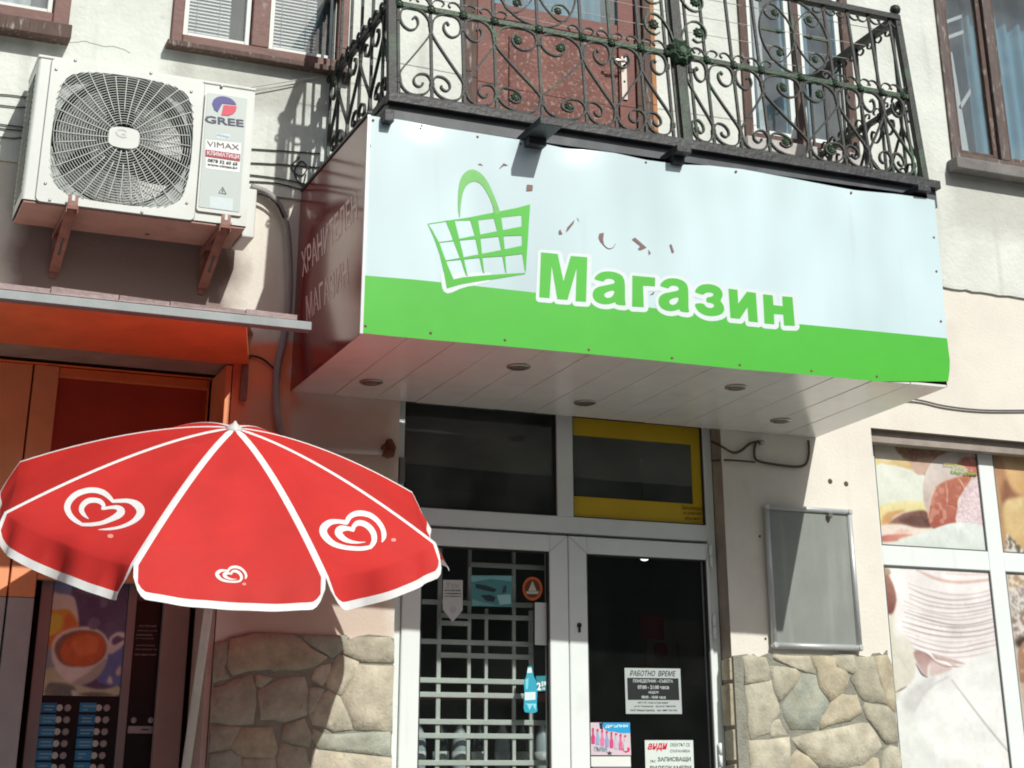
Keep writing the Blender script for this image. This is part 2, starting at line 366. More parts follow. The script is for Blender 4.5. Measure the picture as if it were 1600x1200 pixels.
def offset_poly(lp, d):
    """outward mitred offset of a closed loop in pixel space"""
    n = len(lp); A = sum(lp[i][0]*lp[(i+1) % n][1]-lp[(i+1) % n][0]*lp[i][1] for i in range(n)); s = 1 if A > 0 else -1; out = []
    for i in range(n):
        p0, p1, p2 = lp[i-1], lp[i], lp[(i+1) % n]
        e1 = (p1[0]-p0[0], p1[1]-p0[1]); e2 = (p2[0]-p1[0], p2[1]-p1[1]); l1 = math.hypot(*e1) or 1; l2 = math.hypot(*e2) or 1
        n1 = (e1[1]/l1*s, -e1[0]/l1*s); n2 = (e2[1]/l2*s, -e2[0]/l2*s); bx, by = n1[0]+n2[0], n1[1]+n2[1]; q = bx*bx+by*by
        if q < .35: out += [(p1[0]+n1[0]*d, p1[1]+n1[1]*d), (p1[0]+n2[0]*d, p1[1]+n2[1]*d)]
        else: out.append((p1[0]+bx*2*d/q*1.0 if q > 1 else p1[0]+bx*d*1.3, p1[1]+by*2*d/q if q > 1 else p1[1]+by*d*1.3))
    return out

S.cycles.filter_width = 1.9

import numpy as np
def project_np(x, y, z):
    w0, w1, w2 = x-CAM.x, -(z-CAM.z), y-CAM.y
    m = M3; a = m[0][0]*w0+m[0][1]*w1+m[0][2]*w2; b = m[1][0]*w0+m[1][1]*w1+m[1][2]*w2; c = m[2][0]*w0+m[2][1]*w1+m[2][2]*w2
    return CX+FPX*a/c, CY+FPX*b/c
def _lin(v): v = np.clip(v/255., 0, 1); return np.where(v > .04045, ((v+.055)/1.055)**2.4, v/12.92)
def _blur(A, s):
    r = max(1, int(s*2.5)); k = np.exp(-.5*(np.arange(-r, r+1)/s)**2); k /= k.sum()
    P_ = np.pad(A, ((r, r), (r, r), (0, 0)), 'edge'); B = sum(k[i]*P_[i:i+A.shape[0], :, :] for i in range(2*r+1)); return sum(k[i]*B[:, i:i+A.shape[1], :] for i in range(2*r+1))
def _noise(sh, cell, rg):
    a = rg.standard_normal((sh[0]//cell+3, sh[1]//cell+3)); xi = np.arange(sh[0])/cell; yi = np.arange(sh[1])/cell
    x0 = xi.astype(int); y0 = yi.astype(int); fx = (xi-x0)[:, None]; fy = (yi-y0)[None, :]; fx = fx*fx*(3-2*fx); fy = fy*fy*(3-2*fy)
    return a[x0][:, y0]*(1-fx)*(1-fy)+a[x0+1][:, y0]*fx*(1-fy)+a[x0][:, y0+1]*(1-fx)*fy+a[x0+1][:, y0+1]*fx*fy
def photo_print(name, parent, x0, x1, z0, z1, y, step, base, shapes, k, ox, oy, soft=1.1, grain=5, rough=.14, seed=1, sat=.80, gain=8):
    """a printed picture: colour attribute on a fine flat grid. shape = (points, colour[, options])"""
    rg = np.random.default_rng(seed); nx = max(8, int((x1-x0)/step)); nz = max(8, int((z1-z0)/step))
    xs = np.linspace(x0, x1, nx+1); zs = np.linspace(z0, z1, nz+1); X, Z = np.meshgrid(xs, zs, indexing='ij'); PX_, PY_ = project_np(X, np.full_like(X, y), Z)
    U = (PX_-ox)*k; V = (PY_-oy)*k; col = np.empty(X.shape+(3,)); col[:] = base
    def pip(Q):
        ins = np.zeros(X.shape, bool)
        for i in range(len(Q)):
            a0, b0 = Q[i]; a1, b1 = Q[(i+1) % len(Q)]
            if b0 != b1: ins ^= ((b0 > V) != (b1 > V)) & (U < (a1-a0)*(V-b0)/(b1-b0)+a0)
        return ins
    for sh_ in shapes:
        pts, c = sh_[0], np.array(sh_[1], float); o = sh_[2] if len(sh_) > 2 else {}
        if o.get('line'):
            q = [tuple(v) for v in cat_rom(pts, 6)]; D = np.full(X.shape, 1e9)
            for i in range(len(q)-1):
                (a0, b0, w0), (a1, b1, w1) = q[i], q[i+1]; dx, dy = a1-a0, b1-b0; t = np.clip(((U-a0)*dx+(V-b0)*dy)/(dx*dx+dy*dy+1e-9), 0, 1)
                D = np.minimum(D, np.hypot(U-a0-t*dx, V-b0-t*dy)-(w0+(w1-w0)*t)/2)
            f = np.clip(.5-D/o.get('edge', 3.), 0, 1)*o.get('a', 1.)
        else:
            q = [tuple(v)[:2] for v in cat_rom(pts, 6, True)] if o.get('curve', True) else pts
            f = pip(q).astype(float)*o.get('a', 1.)
            if o.get('blur'): f = _blur(f[..., None], o['blur'])[..., 0]
        C_ = np.broadcast_to(c, col.shape).copy()
        if 'to' in o:
            a_ = math.radians(o.get('ang', 90)); d = U*math.cos(a_)+V*math.sin(a_); m_ = f > .3
            if m_.any(): lo_, hi_ = d[m_].min(), d[m_].max(); t = np.clip((d-lo_)/(hi_-lo_+1e-6), 0, 1)[..., None]; C_ = C_*(1-t)+np.array(o['to'], float)*t
        if 'mott' in o:
            c2, cell, th = o['mott']; nn = _noise(X.shape, cell, rg); g_ = np.clip((nn-th)*2.5+.5, 0, 1)[..., None]; C_ = C_*(1-g_)+np.array(c2, float)*g_
        col = col*(1-f[..., None])+C_*f[..., None]
    col = _blur(col, soft); col += (_noise(X.shape, 2, rg)*grain*.5+_noise(X.shape, 9, rg)*grain*.6+_noise(X.shape, 30, rg)*grain)[..., None]
    gm = col.mean(axis=2, keepdims=True); col = gm+(col-gm)*sat; col = (col*.93+gain)
    col = _lin(col); n1 = nz+1
    me = bpy.data.meshes.new(name); org = wloc(parent)
    vv = np.stack([X.ravel()-org.x, np.full(X.size, y)-org.y, Z.ravel()-org.z], 1)
    I, J = np.meshgrid(np.arange(nx), np.arange(nz), indexing='ij'); a = (I*n1+J).ravel(); F = np.stack([a, a+n1, a+n1+1, a+1], 1)
    me.vertices.add(len(vv)); me.vertices.foreach_set('co', vv.ravel()); me.loops.add(F.size); me.loops.foreach_set('vertex_index', F.ravel().astype(np.int32))
    me.polygons.add(len(F)); me.polygons.foreach_set('loop_start', np.arange(0, F.size, 4, dtype=np.int32)); me.polygons.foreach_set('loop_total', np.full(len(F), 4, dtype=np.int32)); me.update()
    ca = me.color_attributes.new('print', 'FLOAT_COLOR', 'POINT'); ca.data.foreach_set('color', np.concatenate([col.reshape(-1, 3), np.ones((X.size, 1))], 1).ravel())
    m = bpy.data.materials.new('printed_film'); m.use_nodes = True; b = m.node_tree.nodes['Principled BSDF']; b.inputs['Roughness'].default_value = rough
    at = m.node_tree.nodes.new('ShaderNodeVertexColor'); at.layer_name = 'print'; m.node_tree.links.new(at.outputs[0], b.inputs['Base Color']); me.materials.append(m)
    o = bpy.data.objects.new(name, me); C.objects.link(o); o.parent = parent; return o

# ================================================================== GROUND AND STREET
g = MB(); g.poly([(-60,-60,-.12),(60,-60,-.12),(60,40,-.12),(-60,40,-.12)])
road_m = mat('asphalt', (.075,.075,.075), .9, var=.25, scale=12, bump=.4, bscale=160)
pave_m = mat('pavement_concrete', (.25,.245,.23), .9, var=.12, scale=5, bump=.3, bscale=120, stain=[((.18,.17,.15), 2, .55, .8, .5)])
tag(obj('road', g, road_m), None, None, kind='structure')
g = MB(); g.box(-30, 30, -3.2, 0, -.11, 0)
tag(obj('pavement', g, pave_m), None, None, kind='structure')
g = MB(); g.box(-30, 30, -3.35, -3.203, -.11, .004)
tag(obj('kerb', g, mat('kerb_stone', (.36,.35,.33), .9, var=.15, scale=8)), None, None, kind='structure')
# unseen building added across the street to darken the glass reflections
opp = thing('added_opposite_building', 'unseen building added across the street to darken the pane reflections', 'building', (3,-26,-.1))
b = MB(); b.box(-22, 28, -34, -26, -.1, 10.5); obj('wall', b, mat('opposite_wall', (.17,.16,.14), .9, var=.3, scale=.6), opp)
b = MB(); b.hexa([(-22.5,-34.5,10.5),(28.5,-34.5,10.5),(28.5,-25.5,10.5),(-22.5,-25.5,10.5),(-20,-30.4,12),(26,-30.4,12),(26,-29.6,12),(-20,-29.6,12)]); obj('roof', b, mat('roof_tile', (.18,.07,.045), .9, var=.25, scale=2), opp)
for zz in (1.2, 4.6, 7.8):
    for k in range(12):
        b = MB(); b.box(-20+k*4, -18.4+k*4, -25.99, -25.96, zz, zz+1.4); obj('window', b, acdark, opp)

# ================================================================== THE BUILDING
bld = thing('shop_building', 'pale rendered two storey building with a grocery shop below and brown framed windows above', 'building')
DY = .09                                           # plane of the door frame
xk = 1.625
dx0, dx1 = 2.372, 3.975
OPEN = [(-1.2, xk, 0., 3.07), (dx0, dx1, 0., 3.06), (4.832, 7.0, .8, 3.045)]
XL2, XR2 = 1.236, 2.06
UP = dict(wl=(-.3, .792, 4.475, 5.9), w2=(XL2, XR2, 4.495, 5.9), door=(2.64, 3.66, 4.0, 6.1), bw=(4.20, 4.90, 4.485, 5.9), wr=(5.505, 6.7, 4.56, 5.9))
def wall(name, x0, x1, z0, z1, holes, ya, yb, m, parent):
    xs = sorted({x0, x1, *[h[0] for h in holes], *[h[1] for h in holes]}); zs = sorted({z0, z1, *[h[2] for h in holes], *[h[3] for h in holes]})
    xs = [x for x in xs if x0 <= x <= x1]; zs = [z for z in zs if z0 <= z <= z1]
    mb = MB(); ins = lambda x, z: any(h[0] < x < h[1] and h[2] < z < h[3] for h in holes)
    n, k = len(xs), len(zs)
    F = [[mb.v.append(Vector((x, ya, z))) or len(mb.v)-1 for z in zs] for x in xs]
    B = [[mb.v.append(Vector((x, yb, z))) or len(mb.v)-1 for z in zs] for x in xs]
    solid = lambda i, j: 0 <= i < n-1 and 0 <= j < k-1 and not ins((xs[i]+xs[i+1])/2, (zs[j]+zs[j+1])/2)
    for i in range(n-1):
        for j in range(k-1):
            if not solid(i, j): continue
            mb.face((F[i][j], F[i+1][j], F[i+1][j+1], F[i][j+1])); mb.face((B[i][j], B[i][j+1], B[i+1][j+1], B[i+1][j]))
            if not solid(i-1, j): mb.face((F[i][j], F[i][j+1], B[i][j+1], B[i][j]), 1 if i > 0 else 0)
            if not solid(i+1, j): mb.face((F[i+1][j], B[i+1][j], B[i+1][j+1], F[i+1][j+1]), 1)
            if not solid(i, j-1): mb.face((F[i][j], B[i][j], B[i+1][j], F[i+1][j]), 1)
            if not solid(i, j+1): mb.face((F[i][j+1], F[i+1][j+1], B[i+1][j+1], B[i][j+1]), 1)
    return obj(name, mb, m, parent)
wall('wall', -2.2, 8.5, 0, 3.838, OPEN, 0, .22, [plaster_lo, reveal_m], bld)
# upper render stands a finger proud of the lower wall, with a ragged lower edge
wall('upper_wall', -2.2, 8.5, 3.84, 6.8, list(UP.values()), -.014, .22, [plaster_up, plaster_up], bld)
b = MB(); x = 4.62
pts = []
while x < 8.5:
    pts.append((x, 3.84-.006-random.random()*.012)); x += .03+random.random()*.06
for i in range(len(pts)-1):
    (xa, za), (xb, zb) = pts[i], pts[i+1]
    b.poly([(xa, -.0135, za), (xb, -.0135, zb), (xb, -.0135, 3.845), (xa, -.0135, 3.845)]); b.poly([(xa, -.0135, za), (xa, .0, za), (xb, .0, zb), (xb, -.0135, zb)])
obj('render_edge', b, plaster_up, bld)
# rooms behind the openings
b = MB()
def room(mb, x0, x1, y0, y1, z0, z1):
    mb.poly([(x0,y1,z0),(x1,y1,z0),(x1,y1,z1),(x0,y1,z1)]); mb.poly([(x0,y0,z0),(x0,y1,z0),(x0,y1,z1),(x0,y0,z1)])
    mb.poly([(x1,y0,z0),(x1,y0,z1),(x1,y1,z1),(x1,y1,z0)]); mb.poly([(x0,y0,z0),(x1,y0,z0),(x1,y1,z0),(x0,y1,z0)]); mb.poly([(x0,y0,z1),(x0,y1,z1),(x1,y1,z1),(x1,y0,z1)])
room(b, 1.8, 8.3, .225, 5.5, .02, 3.4); obj('shop_interior', b, interior_m, bld)
b = MB(); room(b, -1.8, 8.3, .225, 4, 3.9, 6.6); obj('upper_interior', b, interior_m, bld)
b = MB(); room(b, -1.3, xk+.02, .222, 2.2, .01, 3.09); obj('kiosk_interior', b, mat('kiosk_wall', (.40,.24,.19), .8, var=.1), bld)

# ---- stone cladding
def stone_patch(crop, k, ox, oy, holes=None):
    for pl in crop:
        w3 = [W(*p, 0) for p in sc(pl, k, ox, oy)]
        yield [(p.x, p.z) for p in w3]
RS = [[(110,150),(170,138),(285,160),(315,250),(314,330),(225,345),(122,358)],
 [(130,388),(325,348),(345,440),(388,540),(398,600),(350,665),(322,700),(305,768),(172,822),(148,700)],
 [(350,138),(655,150),(695,268),(640,262),(520,216),(420,172)],
 [(338,230),(540,252),(572,285),(530,365),(470,435),(405,500),(362,400)],
 [(605,292),(698,304),(718,400),(796,500),(806,560),(738,660),(700,738),(500,742),(448,640),(438,540),(492,460),(562,370)],
 [(682,150),(850,150),(862,232),(950,265),(978,300),(958,400),(900,458),(830,502),(772,430),(738,370),(722,240)],
 [(864,142),(1018,140),(1038,230),(1028,276),(960,250),(882,222)],
 [(1032,150),(1180,152),(1200,230),(1238,370),(1288,525),(1180,516),(1102,496),(1062,440),(1004,330),(1052,262)],
 [(1198,152),(1300,140),(1338,210),(1348,400),(1360,590),(1312,556),(1264,420),(1222,260)],
 [(842,532),(930,464),(1048,474),(1078,570),(1086,598),(1000,655),(860,686),(748,734),(744,680),(802,590)],
 [(1122,534),(1300,564),(1362,622),(1386,836),(1300,856),(1244,790),(1184,700),(1134,640),(1108,572)],
 [(352,684),(400,676),(418,720),(456,786),(332,806),(334,740)],
 [(162,852),(478,824),(486,900),(478,1067),(300,1200),(175,1180),(162,950)],
 [(522,832),(700,784),(1100,704),(1148,712),(1216,800),(1246,880),(1186,948),(1080,1056),(740,1056),(642,950),(552,878)],
 [(498,1000),(548,934),(636,980),(720,1064),(700,1180),(495,1190)],
 [(1100,1066),(1180,992),(1218,1000),(1236,1190),(1000,1190),(900,1080)],
 [(1274,940),(1330,892),(1388,908),(1404,1060),(1415,1190),(1262,1190)]]
LS = [[(45,188),(162,184),(150,440),(178,472),(42,492)],
 [(212,165),(400,122),(700,132),(768,162),(858,242),(985,300),(898,358),(750,388),(560,398),(540,380),(350,393),(222,428),(184,380),(192,250)],
 [(802,132),(1138,142),(1092,248),(1030,288),(902,210)],
 [(1162,172),(1240,152),(1500,150),(1530,200),(1530,328),(1260,322),(1200,288),(1122,255)],
 [(1092,292),(1180,322),(1238,342),(1222,400),(1150,506),(1100,596),(1002,542),(992,480),(1050,360)],
 [(1262,372),(1530,382),(1530,898),(1400,878),(1222,876),(1124,620),(1182,522)],
 [(1002,584),(1088,634),(1138,740),(1186,876),(1050,896),(980,856),(882,836),(852,760),(902,680),(960,604)],
 [(932,942),(1250,932),(1500,922),(1520,1098),(1300,1068),(922,1028)],
 [(882,902),(936,930),(908,1006),(872,960)],
 [(882,1064),(1250,1104),(1520,1132),(1524,1300),(1200,1310),(862,1300)],
 [(622,484),(800,474),(826,560),(818,758),(640,816),(462,796),(434,580),(562,514)],
 [(902,402),(1008,372),(1000,440),(950,516),(874,480)],
 [(422,452),(538,472),(460,528),(424,520)],
 [(242,492),(368,452),(398,560),(388,760),(378,828),(200,838),(32,818),(32,562),(150,542)],
 [(852,564),(946,574),(882,716),(842,756)],
 [(642,862),(798,814),(856,940),(838,1016),(722,996),(632,958)],
 [(302,884),(538,882),(576,1050),(558,1106),(302,1098),(204,1030)],
 [(32,862),(268,882),(182,1040),(32,1058)],
 [(42,1102),(200,1064),(278,1120),(278,1300),(42,1300)],
 [(622,1004),(798,1042),(838,1190),(800,1300),(602,1300),(592,1112)],
 [(300,1130),(560,1130),(580,1300),(300,1300)]]
def stone(pts, parent, y=0., d=.0150, grow=.0098):
    pts = offset_poly(list(pts), grow)
    cx = sum(p[0] for p in pts)/len(pts); cz = sum(p[1] for p in pts)/len(pts)
    a = sum(pts[i][0]*pts[(i+1) % len(pts)][1]-pts[(i+1) % len(pts)][0]*pts[i][1] for i in range(len(pts)))
    if a < 0: pts = pts[::-1]
    q = []                                          # irregular edge
    for i in range(len(pts)):
        p0, p1 = pts[i], pts[(i+1) % len(pts)]; q.append(p0)
        if math.hypot(p1[0]-p0[0], p1[1]-p0[1]) > .07:
            q.append(((p0[0]+p1[0])/2+random.uniform(-.005,.005), (p0[1]+p1[1])/2+random.uniform(-.005,.005)))
    n = len(q); mb = MB(); dd = d*random.uniform(.95, 1.2); tx = random.uniform(-.004,.004); tz = random.uniform(-.004,.004); rr_ = sum(math.hypot(p[0]-cx, p[1]-cz) for p in pts)/len(pts); f1_, f2_ = 1-.002/rr_, 1-.007/rr_
    ring = lambda f, yy, jit: [Vector((cx+(p[0]-cx)*f, y-yy-(tx*(p[0]-cx)+tz*(p[1]-cz) if yy > .008 else 0)+random.uniform(-jit, jit), cz+(p[1]-cz)*f)) for p in q]
    mb.v = ring(1, -.003, 0)+ring(f1_, dd*.55, .001)+ring(f2_, dd, .0012)+ring(.5, dd*1.04, .0015)+[Vector((cx, y-dd*1.03, cz))]
    for r in range(3):
        for i in range(n): mb.face((r*n+i, r*n+(i+1) % n, (r+1)*n+(i+1) % n, (r+1)*n+i), 0, r > 0)
    for i in range(n): mb.face((3*n+i, 3*n+(i+1) % n, 4*n), 0, True)
    return obj('stone', mb, random.choice(stone_ms), parent)
def mortar_bed(name, top, x0, x1, parent):
    mb = MB(); n = len(top)
    for i in range(n-1):
        (xa, za), (xb, zb) = top[i], top[i+1]
        mb.poly([(xa, -.010, 0), (xb, -.010, 0), (xb, -.010, zb), (xa, -.010, za)]); mb.poly([(xa, -.010, za), (xb, -.010, zb), (xb, .0, zb), (xa, .0, za)])
    mb.poly([(x0,-.010,0),(x0,-.010,top[0][1]),(x0,0,top[0][1]),(x0,0,0)]); mb.poly([(x1,-.010,0),(x1,0,0),(x1,0,top[-1][1]),(x1,-.010,top[-1][1])])
    return obj(name, mb, mortar, parent)
def ragged(x0, x1, z, amp):
    out = []; x = x0
    while x < x1: out.append((x, z+random.uniform(-amp, amp))); x += random.uniform(.02, .06)
    return out+[(x1, z)]
lt = [(p.x, p.z) for p in [W(px, py) for px, py in sc([(20,188),(60,165),(150,165),(210,130),(380,92),(560,100),(900,115),(1150,118),(1180,150),(1240,128),(1330,112),(1500,128),(1535,150)], 5.217, 320, 970)]]
rt = [(p.x, p.z) for p in [W(px, py) for px, py in sc([(100,135),(140,118),(165,140),(190,118),(230,145),(290,120),(340,105),(380,125),(530,118),(700,125),(820,130),(960,115),(1080,130),(1165,150),(1190,112),(1240,108),(1270,130),(1305,85),(1312,190),(1340,215)], 5.333, 1140, 1000)]]
lt[0] = (xk+.002, lt[0][1]); lt[-1] = (dx0-.002, lt[-1][1]); rt[0] = (dx1+.002, rt[0][1])
mortar_bed('mortar_bed', [p for p in lt if xk <= p[0] <= dx0], xk+.002, dx0-.002, bld)
x_r = 4.828; rt = [p for p in rt if p[0] < x_r]+[(x_r, rt[-1][1])]
mortar_bed('mortar_bed', rt, dx1+.002, x_r, bld)
for pl in stone_patch(LS, 5.217, 320, 970):
    pl = [(min(max(x, xk+.01), dx0-.006), z) for x, z in pl]; stone(pl, bld)
for pl in stone_patch(RS, 5.333, 1140, 1000):
    pl = [(min(max(x, dx1+.008), x_r-.006), z) for x, z in pl]; stone(pl, bld)
def lower_rows(x0, x1, ztop):
    z = ztop
    while z > .15:
        h = random.uniform(.18, .28); x = x0
        while x < x1-.06:
            ww = min(random.uniform(.16, .34), x1-x)
            j = lambda: random.uniform(-.02, .02)
            stone([(x+.012, z-h+.012+j()*.5), (x+ww-.012, z-h+.012+j()*.5), (x+ww-.012+j()*.3, z-.012), (x+ww*.5, z-.012+j()*.3), (x+.012, z-.012)], bld); x += ww
        z -= h
lower_rows(xk+.01, dx0-.006, 1.30); lower_rows(dx1+.01, x_r-.006, 1.27)
# stones lining the right-hand reveal of the doorway
z = 1.94
while z > .3:
    h = random.uniform(.10, .2); b = MB(); t = .012+random.random()*.008
    b.hexa([(dx1-t, .002, z-h+.01), (dx1+.002, .002, z-h+.01), (dx1+.002, DY-.012, z-h+.01), (dx1-t, DY-.012, z-h+.015), (dx1-t*.8, .002, z-.006), (dx1+.002, .002, z-.004), (dx1+.002, DY-.012, z-.004), (dx1-t, DY-.012, z-.01)])
    obj('stone', b, random.choice(stone_ms), bld, .004); z -= h

# ---- upper windows
def segs_frame(name, x0, x1, z0, z1, t, ya, yb, m, parent, bevel=.004, bars=(), hbars=()):
    b = MB(); b.box(x0, x0+t, ya, yb, z0, z1); b.box(x1-t, x1, ya, yb, z0, z1)
    b.box(x0+t, x1-t, ya+.002, yb-.002, z0, z0+t); b.box(x0+t, x1-t, ya+.002, yb-.002, z1-t, z1)
    for xa, xb in bars: b.box(xa, xb, ya+.001, yb-.001, z0+t, z1-t)
    return obj(name, b, m, parent, bevel)
def pane(x0, x1, y, z0, z1, m, parent, name='pane'):
    b = MB(); b.box(x0, x1, y, y+.004, z0, z1); return obj(name, b, m, parent)
def curtain_mesh(x0, x1, y, z0, z1, amp=.02, wl=.09):
    b = MB(); n = int((x1-x0)/.012)+2; base = len(b.v)
    for i in range(n+1):
        x = x0+(x1-x0)*i/n; yy = y+amp*math.sin(x/wl*6.28)+amp*.5*math.sin(x/wl*2.3)
        b.v += [Vector((x, yy, z0)), Vector((x, yy, z1))]
    for i in range(n): b.face((2*i, 2*i+2, 2*i+3, 2*i+1), 0, True)
    return b
def upper_window(key, m, t, mull, curt, proud=.0):
    x0, x1, z0, z1 = UP[key]
    f = segs_frame('window', x0, x1, z0, z1, t, -.03-proud, .05, m, bld, bars=[mull] if mull else ())
    halves = [(x0+t, mull[0]), (mull[1], x1-t)] if mull else [(x0+t, x1-t)]
    for (a, c) in halves:
        s_ = segs_frame('sash', a+.003, c-.003, z0+t+.003, z1-t-.003, .022 if m is brown else .03, -.004, .036, acwhite if m is brown else pvc if key == 'bw' else brown_dk, f, .002)
        pane(a+.02, c-.02, .016, z0+t+.02, z1-t-.02, glass_up, f)
    return f
f = upper_window('w2', brown, .052, (1.600, 1.683), None)
for (a, c) in ((1.315, 1.52), (1.712, 1.93)):       # venetian blinds
    b = MB(); z = 4.56
    while z < 5.85:
        b.hexa([(a, .078, z), (c, .078, z), (c, .087, z+.0125), (a, .087, z+.0125), (a, .0768, z), (c, .0768, z), (c, .0858, z+.0125), (a, .0858, z+.0125)]); z += .0175
    for xx in (a+.05, c-.05): b.tube([(xx, .074, 4.55), (xx, .074, 5.85)], .0012, 4)
    tag(obj('blind', b, blindm, f), None, None, kind='stuff')
    BOX('backing_board', a-.004, c+.0, .105, .109, 4.55, 5.85, mat('blind_shadow', (.30,.33,.35), .9, var=.1), f)
obj('curtain', curtain_mesh(1.30, 1.60, .2, 4.5, 5.85), curtain, f); obj('curtain', curtain_mesh(1.69, 2.0, .2, 4.5, 5.85), curtain, f)
BOX('window_sill', XL2-.02, XR2+.02, -.075, -.016, 4.463, 4.491, brown_dk, bld, .004)
f = upper_window('wl', brown, .07, None, None)
obj('curtain', curtain_mesh(-.2, .75, .2, 4.5, 5.85), curtw, f)
BOX('window_sill', -.33, .80, -.10, -.016, 4.40, 4.468, brown_dk, bld, .004)
f = upper_window('wr', mat('grey_brown_frame', (.12,.09,.08), .7, var=.3, scale=9, bump=.3, stain=[((.42,.40,.37), 14, .56, .68, .6)], stretch=(3,3,.6)), .055, (5.84, 5.90), None)
obj('curtain', curtain_mesh(5.56, 6.65, .22, 4.58, 5.85), curtain, f)
for (pa, pb, ww) in (((5.70, 4.62), (5.66, 5.30), .045), ((5.69, 4.95), (5.80, 5.10), .02), ((5.60, 5.36), (5.80, 5.46), .02), ((5.60, 5.46), (5.80, 5.56), .02), ((5.80, 5.3), (5.80, 5.56), .02)):
    b = MB(); b.strip([(pa[0], .10, pa[1]), (pb[0], .10, pb[1])], ww, .01); obj('reflection_or_curtain_strip', b, curtw, f)  # pale strips stand in for a reflection in the pane
BOX('window_sill', 5.47, 6.75, -.105, -.016, 4.49, 4.556, mat('grey_sill', (.20,.19,.18), .8, var=.25, scale=8, bump=.3), bld, .005)
f = upper_window('bw', brown_dk, .05, (4.53, 4.575), None)
obj('curtain', curtain_mesh(4.26, 4.86, .2, 4.5, 5.85), curtain, f)
b = MB(); b.strip([(4.40, .12, 4.5), (4.385, .12, 5.85)], .05, .01); obj('reflection_or_curtain_strip', b, curtw, f)  # pale strip drawn for the curtain edge
BOX('window_sill', 4.17, 4.93, -.09, -.016, 4.41, 4.48, mat('pale_sill', (.52,.50,.47), .8, var=.2, scale=10, bump=.3), bld, .005)
# balcony door
x0, x1, z0, z1 = UP['door']
f = MB()
for i, (a, c, yy) in enumerate(((x0, x0+.04, -.035), (x0+.042, x0+.075, -.015), (x1-.04, x1, -.035), (x1-.075, x1-.042, -.015))): f.box(a, c, yy, .06, z0, z1)
df = obj('door_frame', f, brown_dk, bld, .004)
BOX('wood_strip', x1+.003, x1+.03, -.03, -.014, z0, z1, woodo, bld, .003)
bd = BOX('balcony_door', x0+.08, x1-.08, .01, .045, z0+.02, 5.0, door_paint, bld, .004)
for (a, c) in ((x0+.08, x0+.17), (x1-.17, x1-.08)): BOX('stile', a, c, -.004, .0085, z0+.02, 6.05, door_paint2, bd, .003)
BOX('rail', x0+.172, x1-.172, -.003, .0085, 4.93, 5.015, door_paint2, bd, .003)
BOX('rail', x0+.172, x1-.172, -.003, .0085, 4.03, 4.16, door_paint2, bd, .003)
b = MB(); b.box(x0+.25, x1-.25, .001, .0085, 4.24, 4.85); obj('raised_panel', b, door_paint, bd, .006)
pane(x0+.17, x1-.17, .015, 5.015, 6.0, glass_up, bd); obj('curtain', curtain_mesh(x0+.1, x1-.1, .12, 5.02, 6.0, .01), curtain, bd)
hx = 3.515; b = MB(); b.box(hx-.017, hx+.017, -.012, -.005, 4.60, 4.84); obj('handle_plate', b, chrome, bd, .002)
b = MB(); b.tube([(hx, -.012, 4.79), (hx, -.05, 4.79), (hx-.02, -.058, 4.79), (hx-.11, -.058, 4.785)], .008, 8); obj('handle', b, chrome, bd)
b = MB(); b.lathe((hx, -.0125, 4.70), (0,-1,0), [(.006, 0), (.006, .002)], 8); obj('keyhole', b, blk, bd)

# ================================================================== SHOP DOORWAY
def X9(px, py): return xw(px, py, DY)
def Z9(px, py): return zw(px, py, DY)
frx0, frx1, ztop = dx0+.012, dx1-.004, 3.05
zt0, zt1 = Z9(870, 832), Z9(872, 806)               # transom bar
xm0, xm1 = X9(871, 740), X9(896, 740)               # transom mullion
entr = thing('shop_entrance', 'white plastic double door with dark panes and transom lights under the canopy', 'door', ((frx0+frx1)/2, DY, 0))
b = MB(); b.box(frx0, frx0+.045, DY, .16, 0, ztop); b.box(frx1-.042, frx1, DY, .16, 0, ztop)
b.box(frx0+.045, frx1-.042, DY+.001, .159, zt0, zt1); b.box(frx0+.045, frx1-.042, DY+.001, .159, 3.0, ztop); b.box(xm0, xm1, DY+.0015, .158, zt1, 3.0)
obj('door_frame', b, pvc, entr, .004)
tp0 = (frx0+.045, xm0, zt1, 3.0); tp1 = (xm1, frx1-.042, zt1, 3.0)
for tp in (tp0, tp1):
    p_ = pane(tp[0], tp[1], DY+.03, tp[2], tp[3], glass_tr, entr, 'transom_pane')
    b = MB(); gk = .006
    b.box(tp[0], tp[0]+gk, DY+.012, DY+.03, tp[2], tp[3]); b.box(tp[1]-gk, tp[1], DY+.012, DY+.03, tp[2], tp[3]); b.box(tp[0]+gk, tp[1]-gk, DY+.012, DY+.03, tp[2], tp[2]+gk); b.box(tp[0]+gk, tp[1]-gk, DY+.012, DY+.03, tp[3]-gk, tp[3])
    obj('gasket', b, pvc_seam, p_)
# yellow film round the right transom light
YF = DY+.026; P9 = lambda px, py: W(px, py, YF)
b = MB(); zi0, zi1 = zw(985, 781, YF), zw(985, 687, YF); xi = xw(1081, 740, YF)
b.box(tp1[0]+.006, tp1[1]-.006, YF, YF+.003, tp1[2]+.006, zi0); b.box(tp1[0]+.006, tp1[1]-.006, YF, YF+.003, zi1, 2.994); b.box(xi, tp1[1]-.006, YF, YF+.003, zi0, zi1)
yf = obj('yellow_film', b, mat('yellow_vinyl', (.66,.46,.015), .5, var=.06), entr)
PT = lambda px, py: W(px, py, YF-.0015)
text_on('lettering', 'Заповядайте\nи опитайте\nвкусното!', (1064,790), (1104,792), (1066,813), PT, mat('brown_ink', (.16,.05,.01), .6, var=0), yf, shear=.3)
